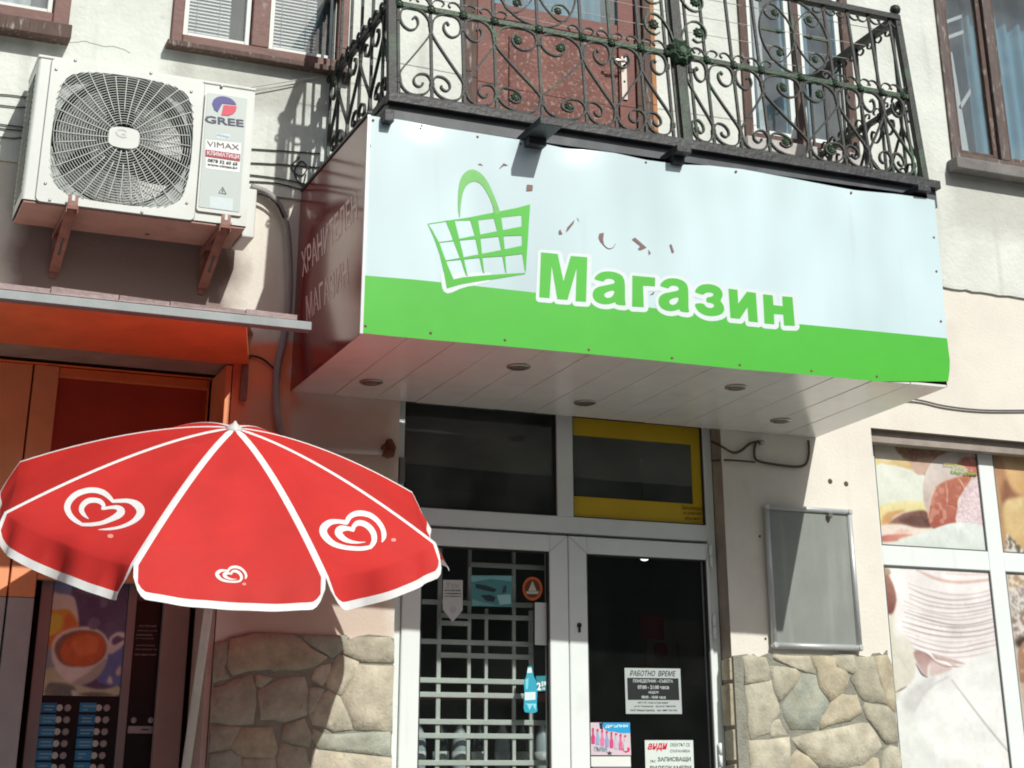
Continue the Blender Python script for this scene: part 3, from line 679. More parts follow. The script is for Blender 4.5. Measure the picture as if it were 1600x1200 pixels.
# leaves
xc = X9(888, 1000)
def leaf(x0, x1, z1, gx0, gx1, gz1, name='door_leaf', hinges=False):
    b = MB(); z0 = .03; ya, yb = DY-.012, DY+.05; gz0 = .75
    b.box(x0, gx0, ya, yb, z0, z1); b.box(gx1, x1, ya, yb, z0, z1)
    def mitre(za, zb): b.box(gx0, gx1, ya+.0006, yb, za, zb)
    mitre(gz1, z1); mitre(z0, z0+.1)
    lf = obj(name, b, pvc, entr, .005)
    BOX('lower_panel', gx0, gx1, DY+.01, DY+.03, z0+.1, gz0-.08, pvc, lf); BOX('mid_rail', gx0, gx1, ya+.0006, yb, gz0-.08, gz0, pvc, lf, .004)
    pane(gx0, gx1, DY+.02, gz0, gz1, glass, lf, 'glass_pane')
    b = MB(); gk = .006; y0, y1 = ya+.006, DY+.02
    b.box(gx0, gx0+gk, y0, y1, gz0, gz1); b.box(gx1-gk, gx1, y0, y1, gz0, gz1); b.box(gx0+gk, gx1-gk, y0, y1, gz1-gk, gz1); b.box(gx0+gk, gx1-gk, y0, y1, gz0, gz0+gk)
    obj('gasket', b, pvc_seam, lf)
    for (xa, za, xb, zb) in ((x0+.004, z1-.004, gx0, gz1), (x1-.004, z1-.004, gx1, gz1)):   # mitred corner seam
        b = MB(); b.strip([(xa, ya-.0004, za), (xb, ya-.0004, zb)], .0016, .001); obj('corner_seam', b, mat('seam', (.25,.26,.25), .6, var=0), lf)
    return lf
gL = (X9(655, 1000), X9(857, 863), Z9(857, 862)); gR = (X9(915, 866), X9(1102, 874), Z9(1000, 870))
lzt = Z9(890, 838)
l1 = leaf(frx0+.047, xc-.002, lzt, gL[0], gL[1], gL[2]); l2 = leaf(xc+.002, frx1-.044, lzt, gR[0], gR[1], gR[2])
for (px, py) in ((1130, 870), (1135, 980), (1147, 1180)):
    p = W(px, py, DY-.02); b = MB(); xx = frx1-.040
    b.tube([(xx, DY-.022, p.z-.05), (xx, DY-.022, p.z-.002)], .009, 8); b.tube([(xx, DY-.022, p.z+.002), (xx, DY-.022, p.z+.05)], .009, 8); obj('hinge', b, pvc, l2)
p = W(905, 977, DY-.013); b = MB(); b.lathe(p, (0,-1,0), [(.011, 0), (.011, .004), (.008, .006)], 12); obj('keyhole', b, blk, l2)
b = MB(); b.box(p.x-.005, p.x+.005, p.y-.006, p.y+.0, p.z-.03, p.z); obj('lock_cylinder', b, blk, l2)
p = W(627, 735, DY-.015); BOX('hinge_cover', p.x-.013, p.x+.013, DY-.03, DY-.002, p.z-.055, p.z+.055, mat('grey_plastic', (.22,.22,.21), .5), entr, .003)

# steel lattice behind the left leaf
lat = thing('security_grille', 'white painted steel lattice closed behind the left door pane', 'grille', (2.8, .2, 0))
latm = mat('grille_paint', (.74,.76,.72), .45, var=.08, scale=8, stain=[((.40,.37,.32), 12, .62, .75, .5)])
GY = .20; s_ = 3.3346
def zc(px, py): p = sc([(px, py)], s_, 640, 840)[0]; return W(p[0], p[1], GY)
for (x0p, y0p, x1p, w_) in ((155, 500, 24, 0), (312, 500, 20, 0), (400, 700, 19, 1), (545, 500, 20, 0), (636, 800, 26, 1)):
    xx = zc(x0p, y0p).x; wd = x1p/s_/370
    top = zc(400, 370).z if w_ else 2.42
    b = MB(); b.box(xx-wd/2, xx+wd/2, GY, GY+.012, .05, top); obj('upright_bar', b, latm, lat, .002)
xs0, xs1 = zc(20, 700).x, zc(722, 700).x; xv = [zc(155, 500).x, zc(312, 500).x, zc(545, 500).x]
hz = [(150, 312, 722), (335, 20, 155), (345, 155, 640), (413, 155, 640), (447, 155, 312), (548, 20, 640), (618, 155, 640), (748, 20, 640), (822, 20, 640), (962, 20, 722), (1034, 20, 640), (1174, 20, 722)]
for (yy, xa, xb) in hz:
    b = MB(); A = zc((xa+xb)/2, yy); xa_, xb_ = zc(xa, yy).x, zc(xb, yy).x
    b.box(xa_, xb_, GY-.008, GY+.0, A.z-.0105, A.z+.0105); obj('cross_bar', b, latm, lat, .002)
z = 1.40
while z > .1:
    b = MB(); b.box(xs0, xs1, GY-.008, GY, z-.01, z+.01); obj('cross_bar', b, latm, lat, .002); z -= .19

# shop interior: shelves with bottles behind the grille, lamp, sheet standing in for pane reflections
shelf = thing('drinks_shelf', 'dim shelf unit with a red front edge behind the grille', 'shelf', (2.9, 1.1, 0))
shm = mat('shelf_steel', (.18,.19,.19), .5); redm = mat('red_edge', (.30,.03,.04), .5)
btm = mat('water_bottle', (.52,.60,.64), .12, var=.1, spec=.8); capm = mat('blue_cap', (.10,.25,.5), .4); btm2 = mat('dark_bottle', (.02,.03,.03), .1, spec=.9)
for i, zz in enumerate((.75, 1.10, 1.44, 1.80)):
    BOX('shelf_board', 2.42, 3.35, .45, .85, zz-.02, zz, shm, shelf); BOX('price_edge', 2.42, 3.35, .442, .449, zz-.03, zz+.006, redm if i == 3 else shm, shelf)
for xx in (2.41, 3.36): BOX('side_post', xx-.01, xx+.01, .45, .85, 0, 2.2, shm, shelf)
bm_ = MB(); bm_.lathe((0,0,0), (0,0,1), [(.034,0),(.036,.01),(.036,.15),(.030,.19),(.014,.225),(.013,.235)], 12)
labm = mat('bottle_label_paper', (.62,.66,.66), .5, var=.3, scale=30)
for zz in (1.10, .75, 1.44):
    for k in range(9):
        xx = 2.47+k*.098+random.uniform(-.008, .008)
        lab = ['clear', 'dark'][(k+int(zz*10)) % 2]
        t = thing('bottle', 'small %s drink bottle on the %s shelf behind the grille' % (lab, {1.10: 'middle', .75: 'lowest', 1.44: 'upper'}[zz]), 'bottle', (xx, .50, zz+.001), 'bottles on the shelf behind the grille')
        b = MB(); b.v = [v+Vector((xx, .50, zz+.001)) for v in bm_.v]; b.f = bm_.f; b.m = bm_.m; b.smooth = bm_.smooth
        obj('glass_body', b, btm if lab == 'clear' else btm2, t)
        b = MB(); b.lathe((xx, .50, zz+.07), (0,0,1), [(.0368,0),(.0368,.05)], 12); obj('bottle_label', b, labm, t)
        b = MB(); b.lathe((xx, .50, zz+.237), (0,0,1), [(.015,0),(.015,.018)], 10); obj('cap', b, capm, t)
nb = thing('reflection_board', 'pale sheet with a red square added inside the dark shop to stand for pane reflections', 'poster', (3.75, 1.6, 1.7))  # stands in for faint shapes reflected in the right pane
b = MB(); p0, p1 = W(1010, 968, 1.5), W(1100, 1070, 1.5)
b.box(p0.x, p1.x, 1.5, 1.51, p1.z, p0.z); obj('sheet', b, mat('dim_reflection', (.30,.27,.24), .8, var=.15), nb)
q = W(1022, 983, 1.49); BOX('red_reflection', q.x-.08, q.x+.06, 1.492, 1.498, q.z-.05, q.z+.07, mat('red_reflection_tint', (.35,.04,.04), .7), nb)
q = W(1033, 1017, 1.49); b = MB(); b.lathe((q.x, 1.499, q.z), (0,-1,0), [(.045,0),(.045,.004)], 12); obj('red_reflection', b, mat('red_reflection_tint', (.30,.04,.04), .7), nb)
q = W(1069, 1025, 1.49); BOX('dark_reflection', q.x-.03, q.x+.03, 1.492, 1.498, q.z-.07, q.z+.06, interior_m, nb)
lp = thing('globe_lamp', 'small white globe lamp glowing behind the right door pane', 'lamp', W(1007, 868, 1.0))
q = W(1007, 868, 1.0); b = MB(); b.lathe(q-Vector((0,0,.027)), (0,0,1), [(.004,0),(.018,.004),(.026,.016),(.028,.028),(.026,.04),(.016,.052),(.006,.056)], 16); obj('globe', b, emit('lamp_glow', (.95,1,1), 2.2), lp)
b = MB(); b.tube([q+Vector((0,0,.028)), q+Vector((0,0,.5))], .004, 6); obj('lamp_cord', b, blk, lp)

# ================================================================== RIGHT-HAND SHOP WINDOW
WY = .10; PW = lambda px, py: W(px, py, WY)
sw = thing('shop_window', 'white framed shop window covered with food photographs, right of the door', 'window', (5.8, WY, .8))
wx0 = 4.845; zt = PW(1450, 699).z; xa, xb = PW(1535, 780).x, PW(1558, 780).x; za, zb = PW(1465, 887).z, PW(1465, 857).z
pl0 = PW(1370, 760).x
b = MB(); b.box(wx0-.008, pl0, WY, .17, .8, 3.045); b.box(xa, xb, WY, .17, .8, zt); b.box(pl0, xa, WY+.001, .169, za, zb); b.box(xb, 6.9, WY+.001, .169, za, zb); b.box(pl0, 6.95, WY+.0005, .168, zt+.004, 3.045); b.box(pl0, xa, WY+.001, .169, .8, .86)
fr = obj('window_frame', b, pvc, sw, .003)
def framed_print(x0, x1, z0, z1):
    b = MB(); g_ = .006
    b.box(x0, x0+g_, WY+.003, WY+.02, z0, z1); b.box(x1-g_, x1, WY+.003, WY+.02, z0, z1); b.box(x0+g_, x1-g_, WY+.003, WY+.02, z0, z0+g_); b.box(x0+g_, x1-g_, WY+.003, WY+.02, z1-g_, z1)
    p = BOX('window_pane', x0, x1, WY+.012, WY+.016, z0, z1, ink(232, 240, 228, .25), sw); obj('gasket', b, mat('grey_gasket', (.10,.11,.11), .6, var=0), p)
    return p
panes = [framed_print(pl0, xa, zb, zt), framed_print(xb, 6.3, zb, zt), framed_print(pl0, xa, .86, za), framed_print(xb, 6.3, .86, za)]
cnt = [0]
lims = [(pl0+.006, xa-.006, zb+.006, zt-.006), (xb+.006, 6.3, zb+.006, zt-.006), (pl0+.006, xa-.006, .9, za-.006), (xb+.006, 6.3, .9, za-.006)]
def art(pane_i, pts, col, curve=True, closed=True, name='printed_shape'):
    cnt[0] += 1; yy = WY+.0115-cnt[0]*.00022
    lim = lims[pane_i]
    def Pc(x, y):
        p = W(x, y, yy); return Vector((min(max(p.x, lim[0]), lim[1]), yy, min(max(p.z, lim[2]), lim[3])))
    mb = MB()
    if closed:
        q = [tuple(v)[:2] for v in cat_rom(pts, 4, True)] if curve else pts
        q = [(Pc(*p).x, Pc(*p).z) for p in q]
        r = [];
        for p in q:
            if not r or math.hypot(p[0]-r[-1][0], p[1]-r[-1][1]) > .0008: r.append(p)
        vf = fill2d([r]); put2d(mb, vf, lambda x, z: Vector((x, yy, z)))
    else: stroke(mb, pts, Pc)
    return mb, ink(*col, .45, .22)
def arts(i, L, k, ox, oy):
    mb = MB(); mats = []; 
    for it in L:
        pts, col = it[0], it[1]; cl = it[2] if len(it) > 2 else True; cv = it[3] if len(it) > 3 else True
        m_, mt = art(i, sc(pts, k, ox, oy), col, cv, cl)
        if mt not in mats: mats.append(mt)
        bs = len(mb.v); mb.v += m_.v
        for f_ in m_.f: mb.face([q+bs for q in f_], mats.index(mt))
    o = obj('printed_picture', mb, mats, panes[i]); return o
K5 = 5.454
YP = WY+.0108
photo_print('printed_picture', panes[0], lims[0][0], lims[0][1], lims[0][2], lims[0][3], YP, .0020, (238,236,215), [
 ([(30,60),(240,60),(300,130),(330,200),(300,250),(180,235),(60,250)], (242,238,214)),
 ([(215,90),(420,90),(660,110),(760,130),(600,170),(500,260),(455,360),(380,310),(330,230),(270,190)], (205,172,142), {'mott': ((178,138,108), 7, .3)}),
 ([(240,115),(420,120),(640,140),(600,170),(430,195),(380,220),(300,190)], (170,126,98), {'blur': 2, 'mott': ((196,150,115), 5, .2)}),
 ([(340,240),(430,215),(520,225),(470,300),(440,345),(370,310)], (216,180,158), {'blur': 2}),
 ([(40,190),(120,218),(240,212),(330,232),(350,290),(240,272),(130,268),(45,262)], (244,226,150), {'blur': 2, 'to': (226,190,120), 'ang': 0}),
 ([(45,280),(180,256),(300,285),(400,335),(480,370),(480,640),(330,640),(180,660),(60,690)], (236,244,230), {'to': (228,238,214), 'blur': 1}),
 ([(60,620),(230,566),(400,560),(480,575),(480,655),(300,650),(180,685),(110,780),(80,760)], (246,238,170), {'blur': 2, 'to': (236,212,130)}),
 ([(100,700),(160,655),(300,640),(200,695),(150,775),(100,770)], (224,168,104), {'blur': 2}),
 ([(150,770),(230,690),(350,650),(480,650),(530,780),(400,790),(280,768)], (168,112,92), {'blur': 2, 'to': (120,82,72), 'ang': 0}),
 ([(230,725),(330,690),(480,700),(510,765),(380,768)], (112,78,70), {'blur': 3}),
 ([(95,772),(260,760),(420,800),(520,790),(400,850),(220,905),(95,905)], (240,224,206), {'blur': 2}), ([(240,800),(330,810),(300,840),(200,845)], (236,196,180), {'blur': 2}),
 ([(100,858),(250,842),(360,848),(260,878),(220,902),(100,905)], (208,112,98), {'blur': 1.5, 'to': (226,160,140), 'ang': 0}),
 ([(455,370),(500,265),(580,185),(700,145),(840,150),(930,195),(960,330),(870,400),(800,480),(740,560),(735,745),(545,805),(490,680),(450,540)], (222,214,206), {'blur': 1, 'to': (206,178,164), 'ang': 70}),
 ([(520,560),(555,450),(640,390),(750,355),(860,345),(800,470),(745,560),(738,745),(600,775),(540,805),(490,700)], (204,120,94), {'blur': 1.5, 'to': (186,92,74), 'mott': ((214,140,114), 11, .5)}),
 ([(740,240),(800,190),(880,185),(950,240),(955,330),(880,355),(805,350),(830,290)], (212,120,100), {'blur': 2, 'mott': ((226,150,130), 8, .5)}),
 ([(640,395,4),(655,480,10),(652,600,3)], (232,176,150), {'line': 1, 'edge': 8}), ([(745,360,4),(780,410,12),(800,450,8),(800,500,3)], (240,190,160), {'line': 1, 'edge': 6}), ([(640,600,3),(700,610,8),(740,640,4)], (214,150,124), {'line': 1, 'edge': 8}), ([(560,450,6),(510,540,14),(500,640,10),(490,700,3)], (236,200,178), {'line': 1, 'edge': 10}),
 ([(755,590),(800,460),(890,375),(970,330),(1020,600),(1040,800),(880,775),(735,750)], (228,204,208), {'blur': 1, 'mott': ((240,228,226), 4, .1)}), ([(755,590),(800,460),(890,375),(970,330),(1020,600),(1040,800),(880,775),(735,750)], (204,160,172), {'a': .35, 'blur': 1, 'mott': ((236,222,222), 3, -.1)}),
 ([(195,915),(420,840),(560,790),(680,752),(800,745),(920,762),(1040,800),(1060,1010),(100,950)], (230,240,234), {'blur': 1, 'to': (218,232,222)})], K5, 1360, 680, soft=1.0, seed=3)
mi = MB()
PL = lambda px, py: W(px, py, WY+.004)
ptxt = panes[0]
text_on('lettering', 'ХРАНИТЕЛЕН', *sc([(620,228),(800,262),(622,262)], K5, 1360, 680), PL, ink(200,205,110), ptxt, .01)
text_on('lettering', 'Магазин', *sc([(690,290),(905,315),(690,325)], K5, 1360, 680), PL, ink(120,175,70), ptxt, .02)
photo_print('printed_picture', panes[1], lims[1][0], lims[1][0]+.32, lims[1][2], lims[1][3], YP, .0035, (196,148,100), [
 ([(1085,100),(1150,100),(1160,560),(1125,580),(1080,300)], (214,158,104), {'blur': 2, 'to': (160,104,70)}),
 ([(1135,100),(1330,110),(1700,150),(1700,640),(1400,545),(1240,490),(1160,350)], (228,186,122), {'blur': 2, 'to': (214,160,92), 'mott': ((220,174,108), 9, .4)}),
 ([(1150,370),(1220,480),(1330,540),(1700,640),(1700,680),(1250,540),(1140,580),(1125,520)], (146,92,60), {'blur': 3}),
 ([(1130,600),(1230,535),(1400,525),(1700,620),(1700,1100),(1250,1000),(1165,880)], (234,206,140), {'blur': 2, 'to': (212,170,104), 'mott': ((222,190,126), 7, .3)}),
 ([(1160,850),(1220,890),(1300,980),(1320,1060),(1165,1060)], (120,104,88), {'blur': 1, 'mott': ((232,226,210), 3, .1)})], K5, 1360, 680, seed=5)
K8 = 2.1423; strata = [([(85,500),(200,520),(320,545),(490,550),(500,800),(380,850),(300,870),(220,830),(170,790),(120,700),(100,600)], (244,240,236)),
 ([(80,520),(104,560),(124,640),(124,760),(178,780),(192,860),(160,950),(110,940)], (242,236,206), {'blur': 2, 'to': (226,222,190)}),
 ([(85,540),(112,570),(130,630),(118,680),(96,670)], (200,120,90), {'blur': 1.5, 'to': (150,72,60)}), ([(85,530),(106,535),(108,552),(88,550)], (200,160,110), {'blur': 1}),
 ([(190,808),(290,828),(372,856),(320,850),(300,872),(240,852),(232,898),(205,860)], (188,128,118), {'blur': 1.5, 'to': (222,180,168)}), ([(250,840),(330,850),(300,885),(245,895)], (226,190,178), {'blur': 3}),
 ([(200,538,4),(270,568,9),(350,578,10),(470,566,6)], (236,176,158), {'line': 1, 'edge': 8}), ([(300,548,4),(380,552,6),(470,550,4)], (240,206,190), {'line': 1, 'edge': 8})]
rg_ = random.Random(4)
for i, y0 in enumerate((588, 604, 622, 636, 650, 662, 674, 688, 700, 716, 732, 748, 764, 780, 796)):
    c = rg_.choice(((170,146,146), (188,164,162), (150,128,126), (200,176,174), (176,140,136))); xs_ = 176-rg_.random()*26 if i < 10 else 150+(i-10)*6
    dx_ = rg_.uniform(-10, 10); strata.append(([(xs_, y0-6+rg_.uniform(-4, 4), 1), (240+dx_, y0+20+rg_.uniform(-3, 3), 2.4+rg_.random()*2), (325+dx_, y0+32+rg_.uniform(-3, 3), 3.2+rg_.random()*2.5), (410, y0+22+rg_.uniform(-3, 3), 2.5+rg_.random()*2), (482, y0+2, 1)], c, {'line': 1, 'edge': 4, 'a': rg_.uniform(.55, 1)}))
    strata.append(([(220, y0+20, 1), (300+dx_, y0+34, 5), (400, y0+30, 5), (470, y0+12, 2)], (236,214,210), {'line': 1, 'edge': 9, 'a': .6}))
strata += [([(190,795,2),(235,812,7),(262,838,4),(300,850,8),(330,868,5),(370,852,4),(420,848,6),(486,800,2)], (250,248,244), {'line': 1, 'edge': 3}), ([(188,802,1),(235,822,3),(262,846,2),(300,860,3),(372,860,2)], (146,112,106), {'line': 1, 'edge': 3}),
 ([(195,850,2),(215,885,5),(234,896,2)], (90,70,66), {'line': 1, 'edge': 3}),
 ([(125,790),(150,750),(180,790),(192,880),(150,940),(128,930)], (238,236,214), {'blur': 2, 'to': (220,216,188)}),
 ([(130,980),(230,905),(330,866),(500,800),(560,900),(600,1400),(140,1400)], (234,240,232), {'blur': 2, 'to': (222,232,222)}), ([(185,1000),(240,920),(330,882),(480,872),(520,1200),(400,1180),(260,1150)], (240,244,238), {'blur': 4}),
 ([(150,960),(230,900),(260,910),(180,1010)], (206,208,202), {'blur': 4, 'a': .8}), ([(315,905,2),(380,990,5),(450,1080,5),(560,1210,4)], (176,178,172), {'line': 1, 'edge': 5}), ([(190,1010,2),(230,940,5),(300,895,2)], (204,208,202), {'line': 1, 'edge': 10}),
 ([(128,946,3),(148,936,6),(164,926,2)], (140,128,110), {'line': 1, 'edge': 3}), ([(120,800,2),(150,840,4),(186,900,2)], (222,214,190), {'line': 1, 'edge': 8})]
photo_print('printed_picture', panes[2], lims[2][0], lims[2][1], 1.25, lims[2][3], YP, .0026, (236,240,234), strata, K8, 1340, 640, soft=.8, seed=7, sat=.55, gain=10)
photo_print('printed_picture', panes[3], lims[3][0], lims[3][0]+.32, 1.25, lims[3][3], YP, .0040, (200,190,178), [
 ([(510,540),(620,545),(640,600),(620,650),(530,660)], (186,150,110), {'mott': ((230,222,206), 3, .0)}), ([(515,610),(600,590),(640,640),(620,690),(530,680)], (150,138,128), {'mott': ((226,220,210), 2, .0)}),
 ([(520,690),(640,665),(640,780),(540,765)], (150,128,112), {'mott': ((222,214,204), 3, .1)}), ([(535,765),(640,750),(640,800),(545,800)], (70,54,44), {'blur': 2}), ([(540,800),(640,800),(640,1400),(560,1000)], (176,130,98), {'mott': ((206,176,146), 8, .2), 'to': (140,98,74)}), ([(556,950),(640,930),(640,1060),(575,1050)], (212,186,156), {'blur': 3})], K8, 1340, 640, seed=9)
# roller box lintel
BOX('lintel_board', 4.838, 6.98, .035, .098, 2.985, 3.043, mat('weathered_lintel', (.34,.30,.26), .8, var=.25, scale=6, bump=.2), sw)

# ================================================================== NOTICE BOARD
c = [W(px, py, -.03) for px, py in ((1195,787),(1333,795),(1347,1017),(1207,1013))]
bx0, bx1 = (c[0].x+c[3].x)/2, (c[1].x+c[2].x)/2; bz1, bz0 = (c[0].z+c[1].z)/2, (c[2].z+c[3].z)/2
nbd = thing('notice_board', 'empty grey green notice board in a rounded aluminium frame between door and window', 'notice board', ((bx0+bx1)/2, -.02, bz0))
BOX('panel', bx0+.02, bx1-.02, -.02, -.004, bz0+.02, bz1-.02, board_m, nbd)
b = MB(); pr = .0135
for (p, q) in (((bx0+pr, bz0+pr), (bx1-pr, bz0+pr)), ((bx0+pr, bz1-pr), (bx1-pr, bz1-pr)), ((bx0+pr, bz0+pr), (bx0+pr, bz1-pr)), ((bx1-pr, bz0+pr), (bx1-pr, bz1-pr))):
    bb = MB(); bb.tube([(p[0], -.022, p[1]), (q[0], -.022, q[1])], pr, 12); obj('frame_rail', bb, alu, nbd)
for (x, z) in ((bx0+pr, bz0+pr), (bx1-pr, bz0+pr), (bx0+pr, bz1-pr), (bx1-pr, bz1-pr)):
    bb = MB(); bb.lathe((x, -.022-.018, z), (0,1,0), [(.010,0),(.0145,.006),(.0145,.03),(.010,.036)], 12); obj('corner_cap', bb, alu, nbd)
q = W(1296, 803, -.03); b = MB(); b.lathe((q.x, -.035, q.z-.015), (0,-1,0), [(.008,0),(.009,.004),(.004,.012)], 10); b.box(q.x-.012, q.x+.012, -.042, -.03, q.z-.012, q.z+.004); obj('lock', b, chrome, nbd)
for (px, py) in ((1297,752),(1322,756)):
    q = W(px, py); b = MB(); b.lathe((q.x, .002, q.z), (0,-1,0), [(.012,0),(.013,.003),(.008,.004)], 9); obj('plug_hole', b, mat('hole', (.10,.08,.06), .9), bld)
for (px, py) in ((1187,838),(1196,998)):
    q = W(px, py); b = MB(); b.lathe((q.x, .002, q.z), (0,-1,0), [(.006,0),(.006,.004)], 8); obj('plug_hole', b, acdark, bld)

for pts, wd, lb in (([(92,62),(112,66),(135,64),(160,70),(182,74),(205,84)], .0022, 0),):
    P_ = cat_rom([W(px+random.uniform(-1.5,1.5), py+random.uniform(-1.5,1.5), -.0148 if py < 420 else -.0008) for px, py in pts], 4); P_ = [v+Vector((random.uniform(-.003,.003), 0, random.uniform(-.003,.003))) for v in P_]
    b = MB(); b.strip(P_, wd, .0012); obj('crack', b, mat('crack_shadow', (.36,.34,.29), .95, var=.1), bld)

# ================================================================== CANOPY WITH SHOP SIGN
can = thing('shop_canopy', 'boxed shop canopy with a white and green Магазин sign front above the door', 'shop sign', (3.2, -.5, 2.97))
ZC = 2.97
xA, yA = 1.877, -.986; xB, yB = 4.512, -1.078
def syn(x): return yA+(yB-yA)*(x-xA)/(xB-xA)
_n = Vector((yB-yA, -(xB-xA), 0)).normalized()     # outward (towards the street)
def PS(px, py, lift=0.):
    d = ray(px, py); o = Vector((xA, yA, 0)); t = (o-CAM).dot(_n)/d.dot(_n); return CAM+d*t+_n*lift
nrm = _n
top = [(575,180),(600,184),(622,186),(650,190),(690,199),(732,206),(790,215),(830,221),(880,230),(915,233),(960,239),(1009,250),(1062,257),(1110,258),(1160,264),(1206,273),(1270,285),(1337,297),(1400,303),(1442,309),(1460,313)]
right = [(1467,380),(1473,450),(1477,500),(1480,532),(1485,570),(1480,604)]
bottom = [(1370,596),(1270,586),(1156,577),(1050,566),(920,553),(789,541),(673,531),(600,524),(565,520)]
left = [(567,470),(569,400),(572,290)]
sheet = top+right+bottom+left
def sheetfn(lift): return lambda px, py: PS(px, py, lift)
# the sheet: fine grid of columns with slight buckling
def lerp_path(P, x):
    for i in range(len(P)-1):
        if P[i][0] <= x <= P[i+1][0]: t = (x-P[i][0])/(P[i+1][0]-P[i][0]); return P[i][1]+(P[i+1][1]-P[i][1])*t
    return P[-1][1] if x > P[-1][0] else P[0][1]
bot = [(p[0], p[1]) for p in bottom[::-1]]
def sheet_mesh(rows, lift, ytop, ybot, thick=False):
    mb = MB(); nx = 60
    for i in range(nx+1):
        for j in range(rows+1):
            u = i/nx; v = j/rows
            a = ytop(u); c = ybot(u); mb.v.append(PS(a[0]+(c[0]-a[0])*v, a[1]+(c[1]-a[1])*v, lift))
    for i in range(nx):
        for j in range(rows): k = i*(rows+1)+j; mb.face((k, k+1, k+rows+2, k+rows+1), 0, True)
    return mb
yt = lambda u: (575+(1460-575)*u, lerp_path(top, 575+(1460-575)*u))
yb_ = lambda u: (565+(1480-565)*u, lerp_path(bot, 565+(1480-565)*u))
edgeR = lambda v: lerp_path([(312,1460),(380,1467),(450,1473),(500,1477),(532,1480),(570,1485),(606,1480)], v)
def ybx(u, y): return y
band_t = [(565,430),(650,437),(745,447),(835,457),(1010,480),(1245,506),(1360,517),(1484,529)]
mb = MB(); nx, ny = 128, 36
def sheet_pt(u, v, lift):
    x0 = 575+(565-575)*v; ya_ = lerp_path(top, 575+885*u); yc_ = lerp_path(bot, 565+915*u)
    y = ya_+(yc_-ya_)*v; xr_ = edgeR(y); x = x0+(xr_-x0)*u
    return PS(x, y, lift)
for i in range(nx+1):
    for j in range(ny+1):
        u, v = i/nx, (j/ny)**1.6; dent = sum(A_*math.exp(-((u-u0)/w_)**2) for u0, A_, w_ in ((.095, .010, .030), (.365, .009, .032), (.62, .003, .05), (.84, .002, .05)))
        mb.v.append(sheet_pt(u, v, -dent*max(0, 1-v/.11)**2-.0015*math.sin(u*23+v*3)*math.exp(-v*4)))
for i in range(nx):
    for j in range(ny): k = i*(ny+1)+j; mb.face((k, k+1, k+ny+2, k+ny+1), 0, True)
sgn = obj('sign_sheet', mb, signblue, can)
mb = MB()                                            # green band, laid over the sheet
for i in range(61):
    u = i/60; xt = 567+(1481-567)*u; x_b = 565+915*u
    y1 = lerp_path(band_t, xt); y2 = lerp_path(bot, x_b)
    for j in range(5):
        v = j/4; y = y1+(y2-y1)*v; x = xt+(x_b-xt)*v
        if i == 60: x = edgeR(y)
        mb.v.append(PS(x, y, .0004))
for i in range(60):
    for j in range(4): k = i*5+j; mb.face((k, k+1, k+6, k+5), 0, True)
obj('green_band', mb, green_v, sgn)
# lettering, traced glyph by glyph
g_M = [(110,105),(300,122),(366,432),(448,145),(637,160),(622,668),(503,660),(515,290),(412,645),(295,637),(232,262),(208,625),(90,615)]
g_a = [(712,412),(735,368),(790,330),(870,318),(960,330),(1030,365),(1060,420),(1065,500),(1065,600),(1067,670),(1077,711),(966,701),(953,668),(905,690),(830,698),(760,680),(712,645),(693,590),(708,530),(760,495),(850,478),(944,458),(948,435),(930,412),(880,403),(838,413),(822,440),(770,426)]
g_ah = [(942,535),(880,548),(832,570),(828,605),(865,627),(915,612),(942,572)]
g_g = [(1148,368),(1408,392),(1405,492),(1270,485),(1278,728),(1145,722)]
g_z = [(328,340),(348,292),(400,256),(460,245),(540,252),(610,285),(645,335),(648,390),(618,436),(655,480),(670,540),(640,588),(570,610),(480,612),(400,582),(350,535),(322,465),(432,465),(455,503),(500,522),(545,510),(552,482),(520,462),(460,455),(460,398),(520,392),(547,368),(535,350),(490,340),(450,348),(425,372),(375,355)]
g_i = [(712,298),(815,312),(825,468),(922,333),(1024,347),(1048,682),(942,672),(928,512),(842,642),(735,632)]
g_n = [(1105,362),(1215,375),(1225,485),(1330,498),(1322,385),(1440,395),(1468,722),(1345,718),(1335,595),(1230,588),(1235,705),(1122,695)]
def shiftA(L, fx=1.0): return [(1072+(x-1072)*.925+720-1527, y+80-218+(1072-x)*-.012) for x, y in L]
kz = 7.2727
G = [('М', [sc(g_M, kz, 830, 380)]), ('а', [sc(chaikin(g_a, 1), kz, 830, 380), sc(chaikin(g_ah, 2), kz, 830, 380)]), ('г', [sc(g_g, kz, 830, 380)]),
     ('а', [sc(chaikin(shiftA(g_a), 1), kz, 1040, 410), sc(chaikin(shiftA(g_ah), 2), kz, 1040, 410)]), ('з', [sc(chaikin(g_z, 2), kz, 1040, 410)]), ('и', [sc(g_i, kz, 1040, 410)]), ('н', [sc(g_n, kz, 1040, 410)])]
flip = lambda loops: [[(x/100, -y/100) for x, y in lp] for lp in loops]
import numpy as np
segs_ = []; allp = [lp for _, lps in G for lp in lps[:1]]
for lp in allp:
    for i in range(len(lp)): segs_.append((*lp[i], *lp[(i+1) % len(lp)]))
gx_ = np.arange(832, 1262, 1.5); gy_ = np.arange(382, 532, 1.5); XX, YY = np.meshgrid(gx_, gy_, indexing='ij'); D_ = np.full(XX.shape, 1e9)
for (x0, y0, x1, y1) in segs_:
    x0 += 1; x1 += 1; y0 += 1.5; y1 += 1.5
    dx_, dy_ = x1-x0, y1-y0; l2 = dx_*dx_+dy_*dy_+1e-9; t_ = np.clip(((XX-x0)*dx_+(YY-y0)*dy_)/l2, 0, 1); D_ = np.minimum(D_, np.hypot(XX-x0-t_*dx_, YY-y0-t_*dy_))
